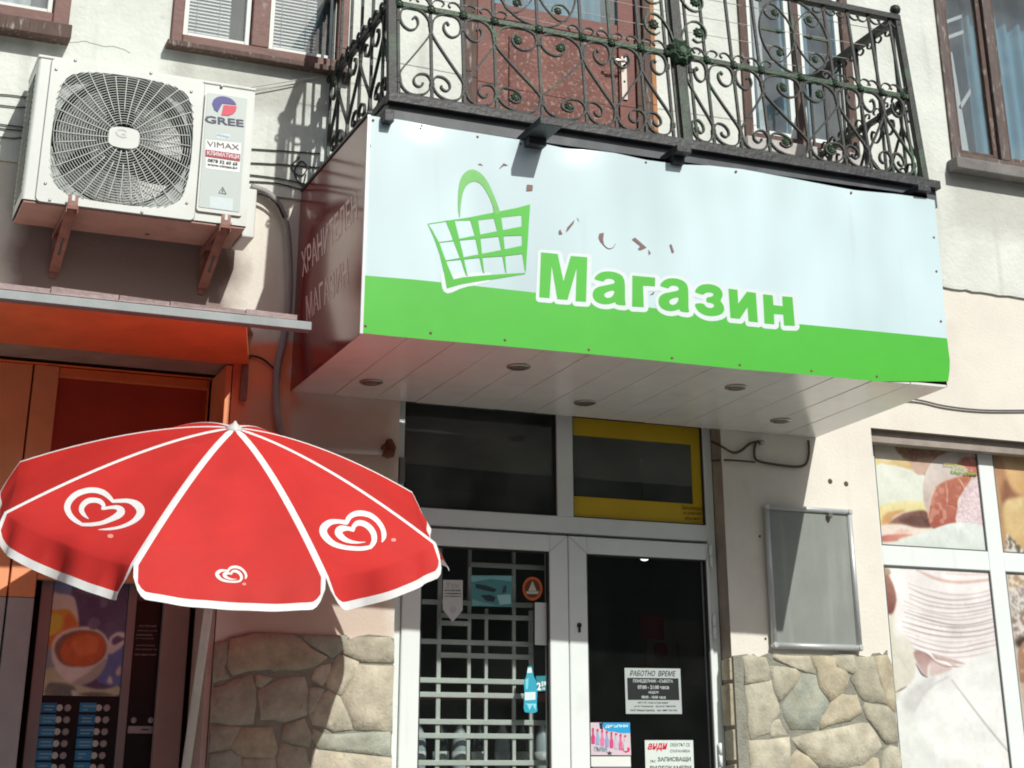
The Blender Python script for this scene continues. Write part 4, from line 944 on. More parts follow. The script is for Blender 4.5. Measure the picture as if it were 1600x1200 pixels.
for lp in allp:                                     # inside the glyph: distance negative
    ins_ = np.zeros(XX.shape, bool)
    for i in range(len(lp)):
        x0, y0 = lp[i]; x1, y1 = lp[(i+1) % len(lp)]; x0 += 1; x1 += 1; y0 += 1.5; y1 += 1.5
        if y0 != y1: ins_ ^= ((y0 > YY) != (y1 > YY)) & (XX < (x1-x0)*(YY-y0)/(y1-y0)+x0)
    D_[ins_] = -1
mb = MB(); iso = 6.2; cache = {}
def vtx(key, x, y):
    if key not in cache: cache[key] = len(mb.v); mb.v.append(PS(x, y, .0008))
    return cache[key]
for i in range(len(gx_)-1):
    for j in range(len(gy_)-1):
        cs = [(i, j), (i+1, j), (i+1, j+1), (i, j+1)]; ds = [D_[c] for c in cs]
        if min(ds) >= iso: continue
        poly_ = []
        for k in range(4):
            a, c = cs[k], cs[(k+1) % 4]; da, dc = ds[k], ds[(k+1) % 4]
            if da < iso: poly_.append(vtx(a, gx_[a[0]], gy_[a[1]]))
            if (da < iso) != (dc < iso):
                t_ = (iso-max(da, 0))/(max(dc, 0)-max(da, 0)); poly_.append(vtx((min(a, c), max(a, c)), gx_[a[0]]+(gx_[c[0]]-gx_[a[0]])*t_, gy_[a[1]]+(gy_[c[1]]-gy_[a[1]])*t_))
        if len(poly_) > 2: mb.face(poly_)
obj('letter_outline', mb, signout, sgn)
for ch, loops in G:
    mb = MB(); put2d(mb, fill2d(loops), lambda x, y: PS(x, y, .0013)); obj('letter', mb, green_v, sgn)
# basket emblem
kb = 5.4545
BK = [('top_bar', [(98,544),(230,522),(460,488),(700,440),(860,408),(972,378),(967,472),(900,470),(730,490),(520,515),(300,520),(100,550)]),
 ('side', [(900,466),(968,440),(955,650),(935,960),(925,930),(903,780)]), ('side', [(97,544),(135,590),(200,710),(262,880),(322,1022),(262,1095),(235,950),(200,800),(150,660)]),
 ('base', [(262,1096),(268,1030),(400,1000),(560,985),(780,970),(930,962),(930,972),(700,1010),(500,1040),(380,1062)]),
 ('v', [(250,515),(330,515),(350,600),(375,700),(400,800),(420,900),(440,990),(425,985),(385,860),(330,720),(290,610)]), ('v', [(455,490),(525,490),(545,620),(560,780),(582,970),(570,960),(540,830),(500,640)]),
 ('v', [(650,450),(720,440),(740,600),(755,750),(770,965),(760,950),(735,810),(710,680),(680,560)]), ('h', [(190,700),(300,685),(500,645),(700,605),(905,566),(905,642),(720,650),(520,672),(350,688),(190,706)]),
 ('h', [(250,856),(400,830),(560,800),(740,765),(905,730),(905,800),(740,820),(560,832),(400,848),(250,863)]),
 ('handle', [(372,492),(357,400),(362,250),(385,150),(430,97),(480,82),(540,105),(600,170),(650,270),(690,370),(712,446),(668,455),(650,380),(610,290),(560,215),(510,186),(470,190),(430,220),(400,280),(382,380)])]
bk = MB()
for i, (nm, L) in enumerate(BK):
    L2 = [tuple(v)[:2] for v in cat_rom(L, 3, True)] if nm == 'handle' else L
    put2d(bk, fill2d([sc(L2, kb, 650, 250)]), lambda x, y: PS(x, y, .0012+i*.00008), 1 if nm == 'handle' else 0)
mb = MB(); put2d(mb, fill2d([sc([(205,960),(222,1090),(240,1125),(270,1138),(310,1128),(370,1100),(440,1078),(520,1068),(620,1040),(640,960)], kb, 650, 250)]), lambda x, y: PS(x, y, .0008))
obj('emblem_outline', mb, signout, sgn)
obj('basket_emblem', bk, [green_v, green_l], sgn)
k6 = 6.668
tears = [(k6,860,240,L) for L in ([(85,810),(100,790),(125,840),(90,845)], [(160,820),(175,770),(250,690),(240,730),(185,800)], [(275,672),(285,675),(300,718)], [(508,835),(555,825),(548,900),(560,965),(520,920),(500,880)],
 [(848,895),(880,875),(1000,980),(935,1008),(910,995),(935,965)], [(1020,1000),(1045,1040),(1025,1058)], [(1240,950),(1260,945),(1288,1030),(1265,1035)])]
tears += [(kb,650,250,L) for L in ([(525,42),(545,28),(572,50)], [(708,75),(745,28),(785,48),(745,50),(715,75)], [(945,210),(995,215),(992,262),(940,265)])]+[(kz,830,380,[(1345,590),(1400,548),(1390,580)])]
for k_, ox, oy, L in tears:
    mb = MB(); put2d(mb, fill2d([sc(L, k_, ox, oy)]), lambda x, y: PS(x, y, .0022)); obj('torn_spot', mb, wear_m, sgn)
mb = MB(); stroke(mb, sc([(552,950,10),(600,990,8),(650,980,6),(675,940,5)], k6, 860, 240), lambda x, y: PS(x, y, .0022)); obj('torn_spot', mb, wear_m, sgn)
scm = None
for (px, py) in ((583,188),(659,197),(746,214),(813,225),(1009,254),(1150,268),(1330,301),(571,509),(673,520),(789,531),(920,546),(1050,559),(1156,570),(1268,579),(1370,588),(1459,371),(1463,424),(1470,502),(577,228),(571,340)):
    p = PS(px, py, .001); b = MB(); b.lathe((0,0,0), nrm, [(.0055,0),(.0055,.0015),(.003,.003)], 8); b.v = [v+p for v in b.v]
    obj('screw', b, rusty, can)
# folded left edge, side panel, right side panel
TLs, BLs = PS(575,180), PS(565,520)
b = MB(); b.poly([(xA, yA, TLs.z), (xA, yA, ZC), (xA, -.0, ZC), (xA, -.0, 3.875)]); b.poly([(xA+.01, yA, TLs.z), (xA+.01, yA, ZC), (xA+.01, -.0, ZC), (xA+.01, -.0, 3.875)]); b.poly([(xA, yA, TLs.z), (xA, 0, 3.875), (xA+.01, 0, 3.875), (xA+.01, yA, TLs.z)])
sp = obj('side_panel', b, redgloss, can)
b = MB(); b.strip([(xA-.003, yA-.002, ZC-.005), (xA-.003, yA-.002, TLs.z)], .012, .012, up=(0,1,0)); obj('edge_trim', b, alu, can)
b = MB(); b.box(xA-.006, xA+.01, yA, 0, 3.876, 3.888); obj('edge_trim', b, dksteel, can)
PX = lambda px, py: WX(px, py, xA-.0009)
text_on('lettering', 'ХРАНИТЕЛЕН', (470.6,394), (556,298.5), (472,433.7), PX, sideink, sp, .015); text_on('lettering', 'МАГАЗИН', (477.8,463), (542.4,401.4), (479,502.7), PX, sideink, sp, .015)
b = MB(); xr_ = xB-.004; b.poly([(xr_, yB+.003, ZC+.002), (xr_, yB+.003, 3.87), (xr_, 0, 3.87), (xr_, 0, ZC+.002)]); b.poly([(xr_-.01, yB+.003, ZC+.002), (xr_-.01, yB+.003, 3.87), (xr_-.01, 0, 3.87), (xr_-.01, 0, ZC+.002)]); obj('side_panel', b, redgloss, can)
b = MB(); b.poly([(xA+.01, yA+.01, 3.86), (xB-.02, yB+.01, 3.86), (xB-.02, 0, 3.868), (xA+.01, 0, 3.868)]); obj('top_sheet', b, dksteel, can)
# soffit boards
n = 14
for i in range(n):
    a, c = i/n, (i+1)/n; xa_, xb_ = xA+.003+(xB-xA-.006)*a, xA+.003+(xB-xA-.006)*c-.0035
    ya_, yc_ = syn(xa_)+.003, syn(xb_)+.003; dz = random.uniform(-.0012, .0012)
    b = MB(); b.hexa([(xa_, ya_, ZC+dz), (xb_, yc_, ZC+dz), (xb_-.0, -.002, ZC-dz), (xa_, -.002, ZC-dz), (xa_, ya_, ZC+.011), (xb_, yc_, ZC+.011), (xb_, -.002, ZC+.011), (xa_, -.002, ZC+.011)])
    obj('soffit_board', b, soffit_m, can, .0015)
b = MB(); b.poly([(xA+.02, yA+.02, ZC+.013), (xB-.02, yB+.02, ZC+.013), (xB-.02, -.01, ZC+.013), (xA+.02, -.01, ZC+.013)]); obj('soffit_backing', b, acdark, can)
for (px, py) in ((580,597),(810,573),(914,629),(1150,605),(1220,657)):
    p = WZ(px, py, ZC-.002); t = bpy.data.objects.new('spotlight', None); C.objects.link(t); t.parent = can; t.location = p-wloc(can)
    b = MB(); b.lathe(p, (0,0,-1), [(.049,-.001),(.048,.004),(.040,.007),(.036,.004)], 24); obj('spotlight_rim', b, chrome, t)
    b = MB(); b.lathe(p-Vector((0,0,.005)), (0,0,-1), [(.034,0),(.033,.003),(.02,.002)], 20); obj('spotlight_lens', b, mat('lamp_lens', (.16,.14,.12), .25, var=.2), t)

# ================================================================== BALCONY
bal = thing('balcony', 'small balcony with ornate green wrought iron railings above the shop sign', 'balcony', (3.3, -.47, 3.9))
XL, XRr = 1.985, 4.612; ZB = 3.995; ZM = 4.438; ZT = 4.885; YF0 = -.93
b = MB(); b.box(XL-.02, XRr+.03, -.93, -.016, 3.905, 3.955); obj('slab', b, mat('balcony_concrete', (.30,.30,.28), .9, var=.2, bump=.3), bal)
b = MB(); b.box(XL-.03, XRr+.05, -.985, -.932, 3.945, 3.985); obj('edge_beam', b, dksteel, bal, .003)
b = MB(); b.box(XL-.02, XRr+.04, -.955, -.933, 3.86, 3.944); obj('face_plate', b, mat('blue_grey_steel', (.075,.085,.095), .45, var=.3, scale=7, stain=[((.20,.22,.23), 5, .55, .75, .5)]), bal)
b = MB(); b.box(XL-.03, XL+.02, -.93, -.016, 3.956, 3.99); obj('edge_beam', b, dksteel, bal, .003)
b = MB(); b.box(XRr-.01, XRr+.05, -.93, -.016, 3.956, 3.99); obj('edge_beam', b, dksteel, bal, .003)
for (px, py, w_) in ((845,206,.05),(1066,236,.035),(1441,297,.035)):
    p = W(px, py, -1.09); yo = -1.20 if px < 900 else -1.11; b = MB(); z_ = p.z
    b.box(p.x-w_, p.x+w_, yo, -.90, z_-.012, z_+.02); b.box(p.x-w_*.8, p.x+w_*.8, -1.06, -.95, z_-.045, z_-.0125); obj('beam_end', b, dksteel, bal, .003)
p = W(605,186,-1.0); BOX('beam_end', p.x-.02, p.x+.02, -1.03, -.95, p.z-.02, p.z+.03, dksteel, bal, .003)
def FR(x, z, off=0.): return Vector((x, YF0+.1*(z-4.0)+off, z))
pxs = [622, 672.5, 722, 771, 840, 908, 953, 999, 1040, None, 1076, 1102, 1144, 1187, 1248.6, 1303, 1341, 1374.5, 1408]
def rail_y(px): return 3+(px-622)*(142-3)/(1414-622)
bars = []
for q in pxs:
    if q is None: continue
    bars.append(W(q, rail_y(q), YF0+.044).x)
xpost = W(1058, 85, YF0+.044).x
bar_proto = None
def bar(x, z0, z1, wd=.012, nm='baluster', side=None):
    b = MB()
    f = (lambda z: FR(x, z)) if side is None else (lambda z: Vector((side, x, z)))
    up = (0,1,0)
    b.sweep([f(z0), f((z0+z1)/2), f(z1)], [(-wd/2,-wd/2),(wd/2,-wd/2),(wd/2,wd/2),(-wd/2,wd/2)], sm=False, up=up); return obj(nm, b, iron, bal)
def rail(z, hgt=.022, dep=.024, nm='rail', m=iron):
    b = MB(); b.sweep([FR(XL, z), FR((XL+XRr)/2, z), FR(XRr+.01, z)], [(-hgt/2,-dep/2),(hgt/2,-dep/2),(hgt/2,dep/2),(-hgt/2,dep/2)], sm=False); o = obj(nm, b, m, bal, .002)
    for xs in (XL, XRr):
        b = MB(); yy = FR(XL, z).y+dep/2; b.box(xs-dep/2, xs+dep/2, yy, -.014, z-hgt/2, z+hgt/2); obj(nm, b, iron, bal, .002)
rail(ZB+.004, .02, .03, 'bottom_rail'); rail(ZM, .024, .026, 'middle_rail', iron_gr); rail(ZT, .03, .045, 'top_rail')
for x in bars: bar(x, ZB, ZT)
for (x, wd) in ((XL, .034), (xpost, .036), (XRr, .032)): bar(x, ZB-.02, ZT+.01, wd, 'corner_post')
bar(xpost+.030, ZB, ZT, .012); bar(xpost-.032, ZB, ZT, .010)
b = MB(); b.lathe(FR(XRr, ZT+.015), (0,0,1), [(.012,0),(.012,.01),(.024,.02),(.028,.035),(.022,.052),(.008,.06)], 12); obj('finial_ball', b, iron, bal)
b = MB(); b.lathe(FR(XL, ZT+.015), (0,0,1), [(.012,0),(.012,.01),(.024,.02),(.028,.035),(.022,.052),(.008,.06)], 12); obj('finial_ball', b, iron, bal)
SC = [(.44,.86),(.50,.89),(.58,.87),(.60,.81),(.50,.75),(.32,.73),(.12,.78),(.05,.87),(.14,.955),(.42,.985),(.74,.96),(.93,.88),(.97,.78),(.94,.70),(.50,.47),(.07,.26),(.035,.18),(.10,.08),(.30,.022),(.55,.015),(.80,.05),(.95,.12),(.965,.20),(.84,.255),(.62,.25),(.47,.20),(.46,.14),(.58,.11),(.70,.13),(.72,.16)]
def scroll(pts, fn, m=iron, nm='scroll', t=.0078, d=.016, up=(0,1,0)):
    P = cat_rom([fn(*p) for p in pts], 3)
    b = MB(); b.strip(P, t, d, up=up); return obj(nm, b, m, bal)
ros_me = None
def rosette(c, r=.022, nrm_=(0,-1,0), m=iron_gr):
    b = MB(); n_ = Vector(nrm_); u = n_.orthogonal().normalized(); v = n_.cross(u); K = 16; c = Vector(c)
    prof = [(1.0, -.25), (1.0, .1), (.72, .42), (.45, .30), (.28, .55)]; base = 0
    for (rr, hh) in prof:
        for j in range(K):
            a = 2*math.pi*j/K; f = 1+(.16 if j % 2 else -.10)*(rr > .4); b.v.append(c+n_*(hh*r)+(u*math.cos(a)+v*math.sin(a))*(rr*r*f))
    for i in range(len(prof)-1):
        for j in range(K): b.face((i*K+j, i*K+(j+1) % K, (i+1)*K+(j+1) % K, (i+1)*K+j), 0, False)
    b.face([4*K+j for j in range(K)]); b.face([j for j in range(K)][::-1])
    return obj('rosette', b, m, bal)
H = ZM-ZB-.014
def cell(xa, xb, mir, wide):
    wd = xb-xa
    fn = (lambda u, v: FR(xb-u*wd, ZB+.012+v*H, -.002)) if mir else (lambda u, v: FR(xa+u*wd, ZB+.012+v*H, -.002))
    scroll(SC, fn)
    if wide: rosette(fn(.48,.83)+Vector((0,-.004,0)), .019); rosette(fn(.60,.165)+Vector((0,-.004,0)), .019)
bL = bars[:9]; bR = bars[9:]
for i in range(8): cell(bL[i], bL[i+1], i % 2 == 1, i in (3, 4))
cell(xpost+.035, bR[1], True, False)
for i in range(1, 8): cell(bR[i], bR[i+1], i % 2 == 1, i in (3, 4))
for x in bars:                                      # collars and small rosettes on the middle rail
    b = MB(); p = FR(x, ZB+.075); b.box(x-.010, x+.010, p.y-.010, p.y+.010, p.z-.012, p.z+.012); obj('collar', b, iron, bal, .002)
    b = MB(); p = FR(x, ZM-.07); b.box(x-.010, x+.010, p.y-.010, p.y+.010, p.z-.012, p.z+.012); obj('collar', b, iron, bal, .002)
    rosette(FR(x, ZM, -.014), .018)
rosette(FR(xpost, ZM+.005, -.03), .058); rosette(FR(xpost, ZM+.005, -.045), .034)
HK = [(0,0),(.01,.03),(.03,.048),(.055,.045),(.062,.03),(.052,.02)]
def hooks(x, z, sgn_, amp=1.):
    for s in (-1, 1): scroll([(a*s*amp, c*sgn_*amp) for a, c in HK], lambda u, v: FR(x+u, z+v, -.002), iron, 'hook', .005, .012)
wide_c = (bL[4], bR[4]); inner = lambda x: any(abs(x-c) < .12 for c in wide_c)
for x in bars:
    if not inner(x): hooks(x, ZM+.008, 1); hooks(x, ZT-.01, -1)
for cx in wide_c:                                   # ovals with rosettes between the middle and top rail
    i = bars.index(cx); ww = (bars[i+1]-bars[i-1])/2*.93; zc_ = (ZM+ZT)/2; hh = (ZT-ZM)/2-.016
    b = MB(); b.strip([FR(cx+ww*math.cos(a*math.pi/24), zc_+hh*math.sin(a*math.pi/24), -.002) for a in range(48)], .006, .014, closed=True); obj('oval_ring', b, iron, bal)
    for sx in (-1, 1):
        for sz in (-1, 1):
            L = [(.0,.02),(.03,.09),(.09,.155),(.135,.15),(.15,.11),(.12,.075),(.08,.085),(.07,.115)]
            scroll([(sx*a*ww/.185, sz*c) for a, c in L], lambda u, v: FR(cx+u, zc_+v, -.003), iron, 'scroll', .005, .012); rosette(FR(cx+sx*.095*ww/.185, zc_+sz*.11, -.008), .017)
        b = MB(); b.strip([FR(cx+sx*ww, zc_+.01, -.003), FR(cx+sx*ww*.45, zc_+.01, -.003)], .010, .012); p = FR(cx+sx*ww*.42, zc_+.01, -.004)
        b.lathe(p, (sx*-1,0,0), [(.002,-.03),(.013,-.01),(.009,.004),(.002,.03)], 8); obj('spear', b, iron_gr, bal)
for s in (-1, 1):                                   # big scrolls either side of the main post
    L = [(.015,.02),(.03,.10),(.07,.17),(.12,.185),(.155,.15),(.15,.10),(.11,.075),(.085,.09)]
    scroll([(s*a, c) for a, c in L], lambda u, v: FR(xpost+u, ZM+.01+v, -.008), iron_gr, 'scroll', .007, .016); rosette(FR(xpost+s*.115, ZM+.135, -.014), .024)
    scroll([(s*a, -c) for a, c in L], lambda u, v: FR(xpost+u, ZT-.01+v, -.008), iron_gr, 'scroll', .007, .016); rosette(FR(xpost+s*.115, ZT-.145, -.014), .024)
# side railings
ys = [-.80, -.64, -.48, -.32, -.16, -.03]
for xs in (XL, XRr):
    for y in ys:
        bar(y, ZB, ZT, .012, 'baluster', xs); rosette((xs-.014, y, ZM), .016, (-1,0,0), iron)
    yy = [-.90]+ys
    for i in range(len(yy)-1):
        a, c = yy[i], yy[i+1]; wd = c-a
        fn = (lambda u, v: Vector((xs, c-u*wd, ZB+.012+v*H))) if i % 2 else (lambda u, v: Vector((xs, a+u*wd, ZB+.012+v*H)))
        scroll(SC, fn, iron, 'scroll', .006, .014, (1,0,0))
    for y in ys[:-1]:
        for s in (-1, 1):
            for (z_, sg) in ((ZM+.008, 1), (ZT-.01, -1)): scroll([(a*s, c*sg) for a, c in HK], lambda u, v: Vector((xs, y+u, z_+v)), iron, 'hook', .005, .012, (1,0,0))
# clothes lines strung behind the front railing
for k, (ya_, za_) in enumerate(((-.80,4.83),(-.62,4.83),(-.45,4.83),(-.28,4.83))):
    b = MB(); b.tube([(XL, ya_, za_), ((XL+XRr)/2, ya_, za_-.03), (XRr, ya_, za_)], .0018, 5)
    tag(obj('clothes_line', b, wirem), 'thin pale line strung across the balcony, %s' % ('nearest the front railing', 'second from the front railing', 'second from the house wall', 'nearest the house wall')[k], 'clothes line', 'lines strung across the balcony')

# ================================================================== AIR CONDITIONER
AY = -.335
pc = [W(px, py, AY) for px, py in ((62,90),(397,145),(385,352),(32,312))]
ax0 = .655; ax1 = 1.562; az1 = (pc[0].z+pc[1].z)/2+.004; az0 = (pc[2].z+pc[3].z)/2
ac = thing('air_conditioner', 'white outdoor air conditioning unit with a round fan grille on the wall above the awning', 'air conditioner', ((ax0+ax1)/2, -.2, az0))
PA = lambda px, py: W(px, py, AY-.004)
g0 = W(70, 100, AY); gx0, gx1 = W(76,200,AY).x, W(306,215,AY).x; gz1, gz0 = W(180,112,AY).z, W(170,323,AY).z
gcx, gcz = W(190,212,AY).x, W(190,212,AY).z; ghw = (gx1-gx0)/2; ghh = (gz1-gz0)/2; gcx = (gx0+gx1)/2; gcz = (gz0+gz1)/2
def sq(n_, hw, hh, k=40, cut=.30):
    """rounded square with chamfered corners"""
    P = []
    c_ = cut*hw
    for (x, z) in ((hw, -hh+c_), (hw, hh-c_), (hw-c_, hh), (-hw+c_, hh), (-hw, hh-c_), (-hw, -hh+c_), (-hw+c_, -hh), (hw-c_, -hh)): P.append((x, z))
    return chaikin(P, 2)
fp = [(ax0+.012, az0), (ax1, az0), (ax1, az1), (ax0+.012, az1)]
hole = [(gcx+x, gcz+z) for x, z in sq(0, ghw*.965, ghh*.965)]
vf = fill2d([fp, hole]); b = MB(); put2d(b, vf, lambda x, z: Vector((x, AY, z)))
nh = len(hole)
for i in range(nh):
    p, q = hole[i], hole[(i+1) % nh]; b.poly([(p[0], AY, p[1]), (q[0], AY, q[1]), (q[0], AY+.03, q[1]), (p[0], AY+.03, p[1])])
# rounded left corner, sides, top, back
prev = None
for k in range(6):
    a = k/5*math.pi/2; x = ax0+.012-.012*math.sin(a); y = AY+.012-.012*math.cos(a)
    if prev: b.poly([(prev[0], prev[1], az0), (prev[0], prev[1], az1), (x, y, az1), (x, y, az0)])
    prev = (x, y)
yb2 = -.05
b.poly([(ax0, AY+.012, az0), (ax0, AY+.012, az1), (ax0, yb2, az1), (ax0, yb2, az0)]); b.poly([(ax1, AY, az0), (ax1, yb2, az0), (ax1, yb2, az1), (ax1, AY, az1)])
b.poly([(ax0, AY+.012, az1), (ax0+.012, AY, az1), (ax1, AY, az1), (ax1, yb2, az1), (ax0, yb2, az1)]); b.poly([(ax0, yb2, az0), (ax0, yb2, az1), (ax1, yb2, az1), (ax1, yb2, az0)])
cas = obj('casing', b, acwhite, ac)
b = MB(); b.box(ax0-.004, ax1+.003, AY-.005, yb2, az1, az1+.014); obj('lid', b, acwhite, cas, .004)
b = MB(); b.box(ax0+.008, ax1-.004, AY+.006, yb2-.004, az0-.012, az0-.001)
bp_ = obj('base_pan', b, acbase, ac, .003)
for (px, py, l_) in ((65,365,.09),(250,386,.10)):
    p = WZ(px, py, az0-.013); b = MB(); b.hexa([(p.x-l_/2, p.y-.008, p.z), (p.x+l_/2, p.y-.008, p.z), (p.x+l_/2, p.y+.008, p.z), (p.x-l_/2, p.y+.008, p.z), (p.x-l_/2, p.y-.008, p.z+.002), (p.x+l_/2, p.y-.008, p.z+.002), (p.x+l_/2, p.y+.008, p.z+.002), (p.x-l_/2, p.y+.008, p.z+.002)]); obj('drain_slot', b, acdark, bp_)
for (px, py) in ((230,366),(185,380)):
    p = WZ(px, py, az0-.0125); b = MB(); b.lathe(p, (0,0,-1), [(.01,0),(.01,.001)], 10); obj('drain_hole', b, acdark, bp_)
# louvres on the left flank
b = MB(); z = az0+.05
while z < az1-.05: b.hexa([(ax0-.006, AY+.05, z), (ax0-.001, AY+.05, z+.012), (ax0-.001, yb2-.03, z+.012), (ax0-.006, yb2-.03, z), (ax0-.005, AY+.05, z-.002), (ax0, AY+.05, z+.010), (ax0, yb2-.03, z+.010), (ax0-.005, yb2-.03, z-.002)]); z += .024
tag(obj('side_louvres', b, acgrey, cas), None, None, kind='stuff')
# raised square surround of the fan
bb = MB(); o_ = [(gcx+x, gcz+z) for x, z in ((-ghw*1.03,-ghh*1.03),(ghw*1.03,-ghh*1.03),(ghw*1.03,ghh*1.03),(-ghw*1.03,ghh*1.03))]
def rrect(x0, x1, z0, z1, r, k=5):
    P = []
    for (cx_, cz_, a0) in ((x1-r, z0+r, -90), (x1-r, z1-r, 0), (x0+r, z1-r, 90), (x0+r, z0+r, 180)):
        for j in range(k+1): a = R(a0+90*j/k); P.append((cx_+r*math.cos(a), cz_+r*math.sin(a)))
    return P
o_ = rrect(gcx-ghw*1.06, gcx+ghw*1.06, gcz-ghh*1.05, gcz+ghh*1.05, .02)
def plate(outer, inner, y, th):
    b = MB(); put2d(b, fill2d([outer]+([inner] if inner else [])), lambda x, z: Vector((x, y-th, z)))
    for L in [outer]+([inner] if inner else []):
        for i in range(len(L)): p, q = L[i], L[(i+1) % len(L)]; b.poly([(p[0], y-th, p[1]), (q[0], y-th, q[1]), (q[0], y, q[1]), (p[0], y, p[1])], 0, True)
    return b
obj('fan_surround', plate(o_, [(gcx+x, gcz+z) for x, z in sq(0, ghw*.955, ghh*.955)], AY-.0005, .006), acwhite, cas)
# groove line round the surround
b = MB(); b.tube([(x, AY-.0005, z) for x, z in rrect(gcx-ghw*1.065, gcx+ghw*1.065, gcz-ghh*1.055, gcz+ghh*1.055, .02)], .0022, 4, closed=True); obj('groove', b, mat('groove_grey', (.35,.36,.35), .6, var=0), cas)
# fan housing, blades and motor
fr_ = min(ghw, ghh)*.93
b = MB(); b.lathe((gcx, AY+.20, gcz), (0,-1,0), [(.01,0),(fr_*.98,.0),(fr_*.98,.12),(fr_*1.02,.165)], 40); b.f = b.f[:-1]; b.m = b.m[:-1]; b.smooth = b.smooth[:-1]; obj('fan_housing', b, mat('housing_grey', (.11,.125,.125), .6, var=.2), cas)
b = MB(); put2d(b, fill2d([[(gx0-.02, gz0-.02), (gx1+.02, gz0-.02), (gx1+.02, gz1+.02), (gx0-.02, gz1+.02)], [(gcx+fr_*1.02*math.cos(a*math.pi/20), gcz+fr_*1.02*math.sin(a*math.pi/20)) for a in range(40)]]), lambda x, z: Vector((x, AY+.036, z))); obj('orifice_plate', b, mat('orifice_grey', (.36,.40,.39), .5, var=.1), cas)
fanm = mat('fan_plastic', (.15,.165,.16), .4, var=.05)
fan = bpy.data.objects.new('fan', None); C.objects.link(fan); fan.parent = ac; fan.location = Vector((gcx, AY+.08, gcz))-wloc(ac)
for k in range(3):
    b = MB(); a0 = R(120*k+25); rows = 7; cols = 8
    for i in range(rows+1):
        rr = .05+(fr_*.93-.05)*i/rows; half = R(24+24*i/rows)
        for j in range(cols+1):
            t = j/cols*2-1; a = a0+half*t+R(16)*i/rows; b.v.append(Vector((gcx+rr*math.cos(a), AY+.085+.03*t*(1-.3*i/rows), gcz+rr*math.sin(a))))
    for i in range(rows):
        for j in range(cols): q = i*(cols+1)+j; b.face((q, q+1, q+cols+2, q+cols+1), 0, True)
    obj('fan_blade', b, fanm, fan)
b = MB(); b.lathe((gcx, AY+.13, gcz), (0,-1,0), [(.058,0),(.06,.06),(.05,.075),(.02,.08)], 24); obj('fan_hub', b, fanm, fan)
# wire grille: rings and spokes clipped to the opening
def inside_sq(x, z):
    X, Z = abs(x)/(ghw*.955), abs(z)/(ghh*.955); return X <= 1 and Z <= 1 and (X+Z) <= 2-.30
b = MB(); rg = .0016
r_ = .066
while r_ < ghw*1.32:
    seg = []; N_ = 72; runs = []
    for i in range(N_+1):
        a = 2*math.pi*i/N_; x, z = r_*math.cos(a), r_*math.sin(a)*ghh/ghw
        if inside_sq(x, z): seg.append((gcx+x, AY-.007-.012*max(0, 1-(r_/ghw)**2), gcz+z))
        else:
            if len(seg) > 1: runs.append(seg)
            seg = []
    if len(seg) > 1: runs.append(seg)
    for sg in runs: b.tube(sg, rg, 4)
    r_ += .0112
tag(obj('grille_rings', b, acwhite, ac), None, None, kind='stuff')
K_ = 36
for i in range(K_):
    a = 2*math.pi*(i+.5)/K_; rr0 = .058 if i % 2 == 0 else .115; pts_ = []; rr = rr0
    while True:
        x, z = rr*math.cos(a-.25*(rr-.05)), rr*math.sin(a-.25*(rr-.05))*ghh/ghw
        if not inside_sq(x, z): break
        pts_.append((gcx+x, AY-.010-.012*max(0, 1-(rr/ghw)**2), gcz+z)); rr += .02
    b = MB(); b.tube(pts_, .0023, 4); obj('grille_spoke', b, acwhite, ac)
b = MB(); L = [(gcx+x, gcz+z) for x, z in chaikin([(-.058,-.046),(.058,-.046),(.064,.0),(.058,.046),(-.058,.046),(-.064,0)], 2)]
bd_ = obj('grille_badge', plate(L, None, AY-.014, .010), acwhite, ac, .0)
text_on('lettering', 'G', (180,199), (198,202), (180,213), lambda px, py: W(px, py, AY-.0255), mat('badge_grey', (.58,.60,.59), .5, var=0), bd_, .02)
# control cover on the right
cx0, cx1 = W(318,140,AY).x, W(380,200,AY).x; cz1, cz0 = W(350,150,AY).z, W(345,335,AY).z
cx0, cx1 = W(313,240,AY).x, W(384,240,AY).x
cov = obj('control_cover', plate(rrect(cx0, cx1, cz0, cz1, .012), None, AY-.0005, .010), acwhite, ac)
obj('cover_face', plate(rrect(cx0+.008, cx1-.012, cz0+.016, cz1, .006), None, AY-.011, .0015), acgrey, cov)
PAc = lambda px, py: W(px, py, AY-.0145)
b = MB(); navy = ink(52, 40, 130, .4); crim = ink(205, 40, 75, .4); KA = 5.4545
polyP(b, sc([tuple(v)[:2] for v in cat_rom([(172,175),(185,140),(225,115),(275,112),(330,130),(365,160),(378,185)], 4)]+[(260,172),(218,248),(190,225)], KA, 300, 130), PAc)
obj('logo_blue', b, navy, cov)
b = MB(); polyP(b, sc([(270,185),(382,195),(375,235),(350,262),(310,278),(250,272)], KA, 300, 130), PAc); obj('logo_red', b, crim, cov)
text_on('lettering', 'GREE', *sc([(108,272),(440,312),(110,335)], KA, 300, 130), PAc, ink(60,55,90), cov, .025)
b = MB(); pts_ = [W(px, py, AY-.013) for px, py in sc([(115,480),(420,510),(405,760),(118,725)], KA, 300, 130)]; b.poly(pts_); stk = obj('sticker', b, ink(232,238,236), cov)
PAd = lambda px, py: W(px, py, AY-.0150)
text_on('lettering', 'VIMAX', *sc([(128,490),(402,525),(130,535)], KA, 300, 130), PAd, ink(110,80,90), stk, .0)
b = MB(); polyP(b, sc([(118,565),(412,605),(408,665),(116,622)], KA, 300, 130), PAd); obj('red_strip', b, ink(160,35,55), stk)
text_on('lettering', 'КЛИМАТИЦИ', *sc([(130,574),(402,610),(128,616)], KA, 300, 130), lambda px, py: W(px, py, AY-.0156), ink(235,225,228), stk, .02)
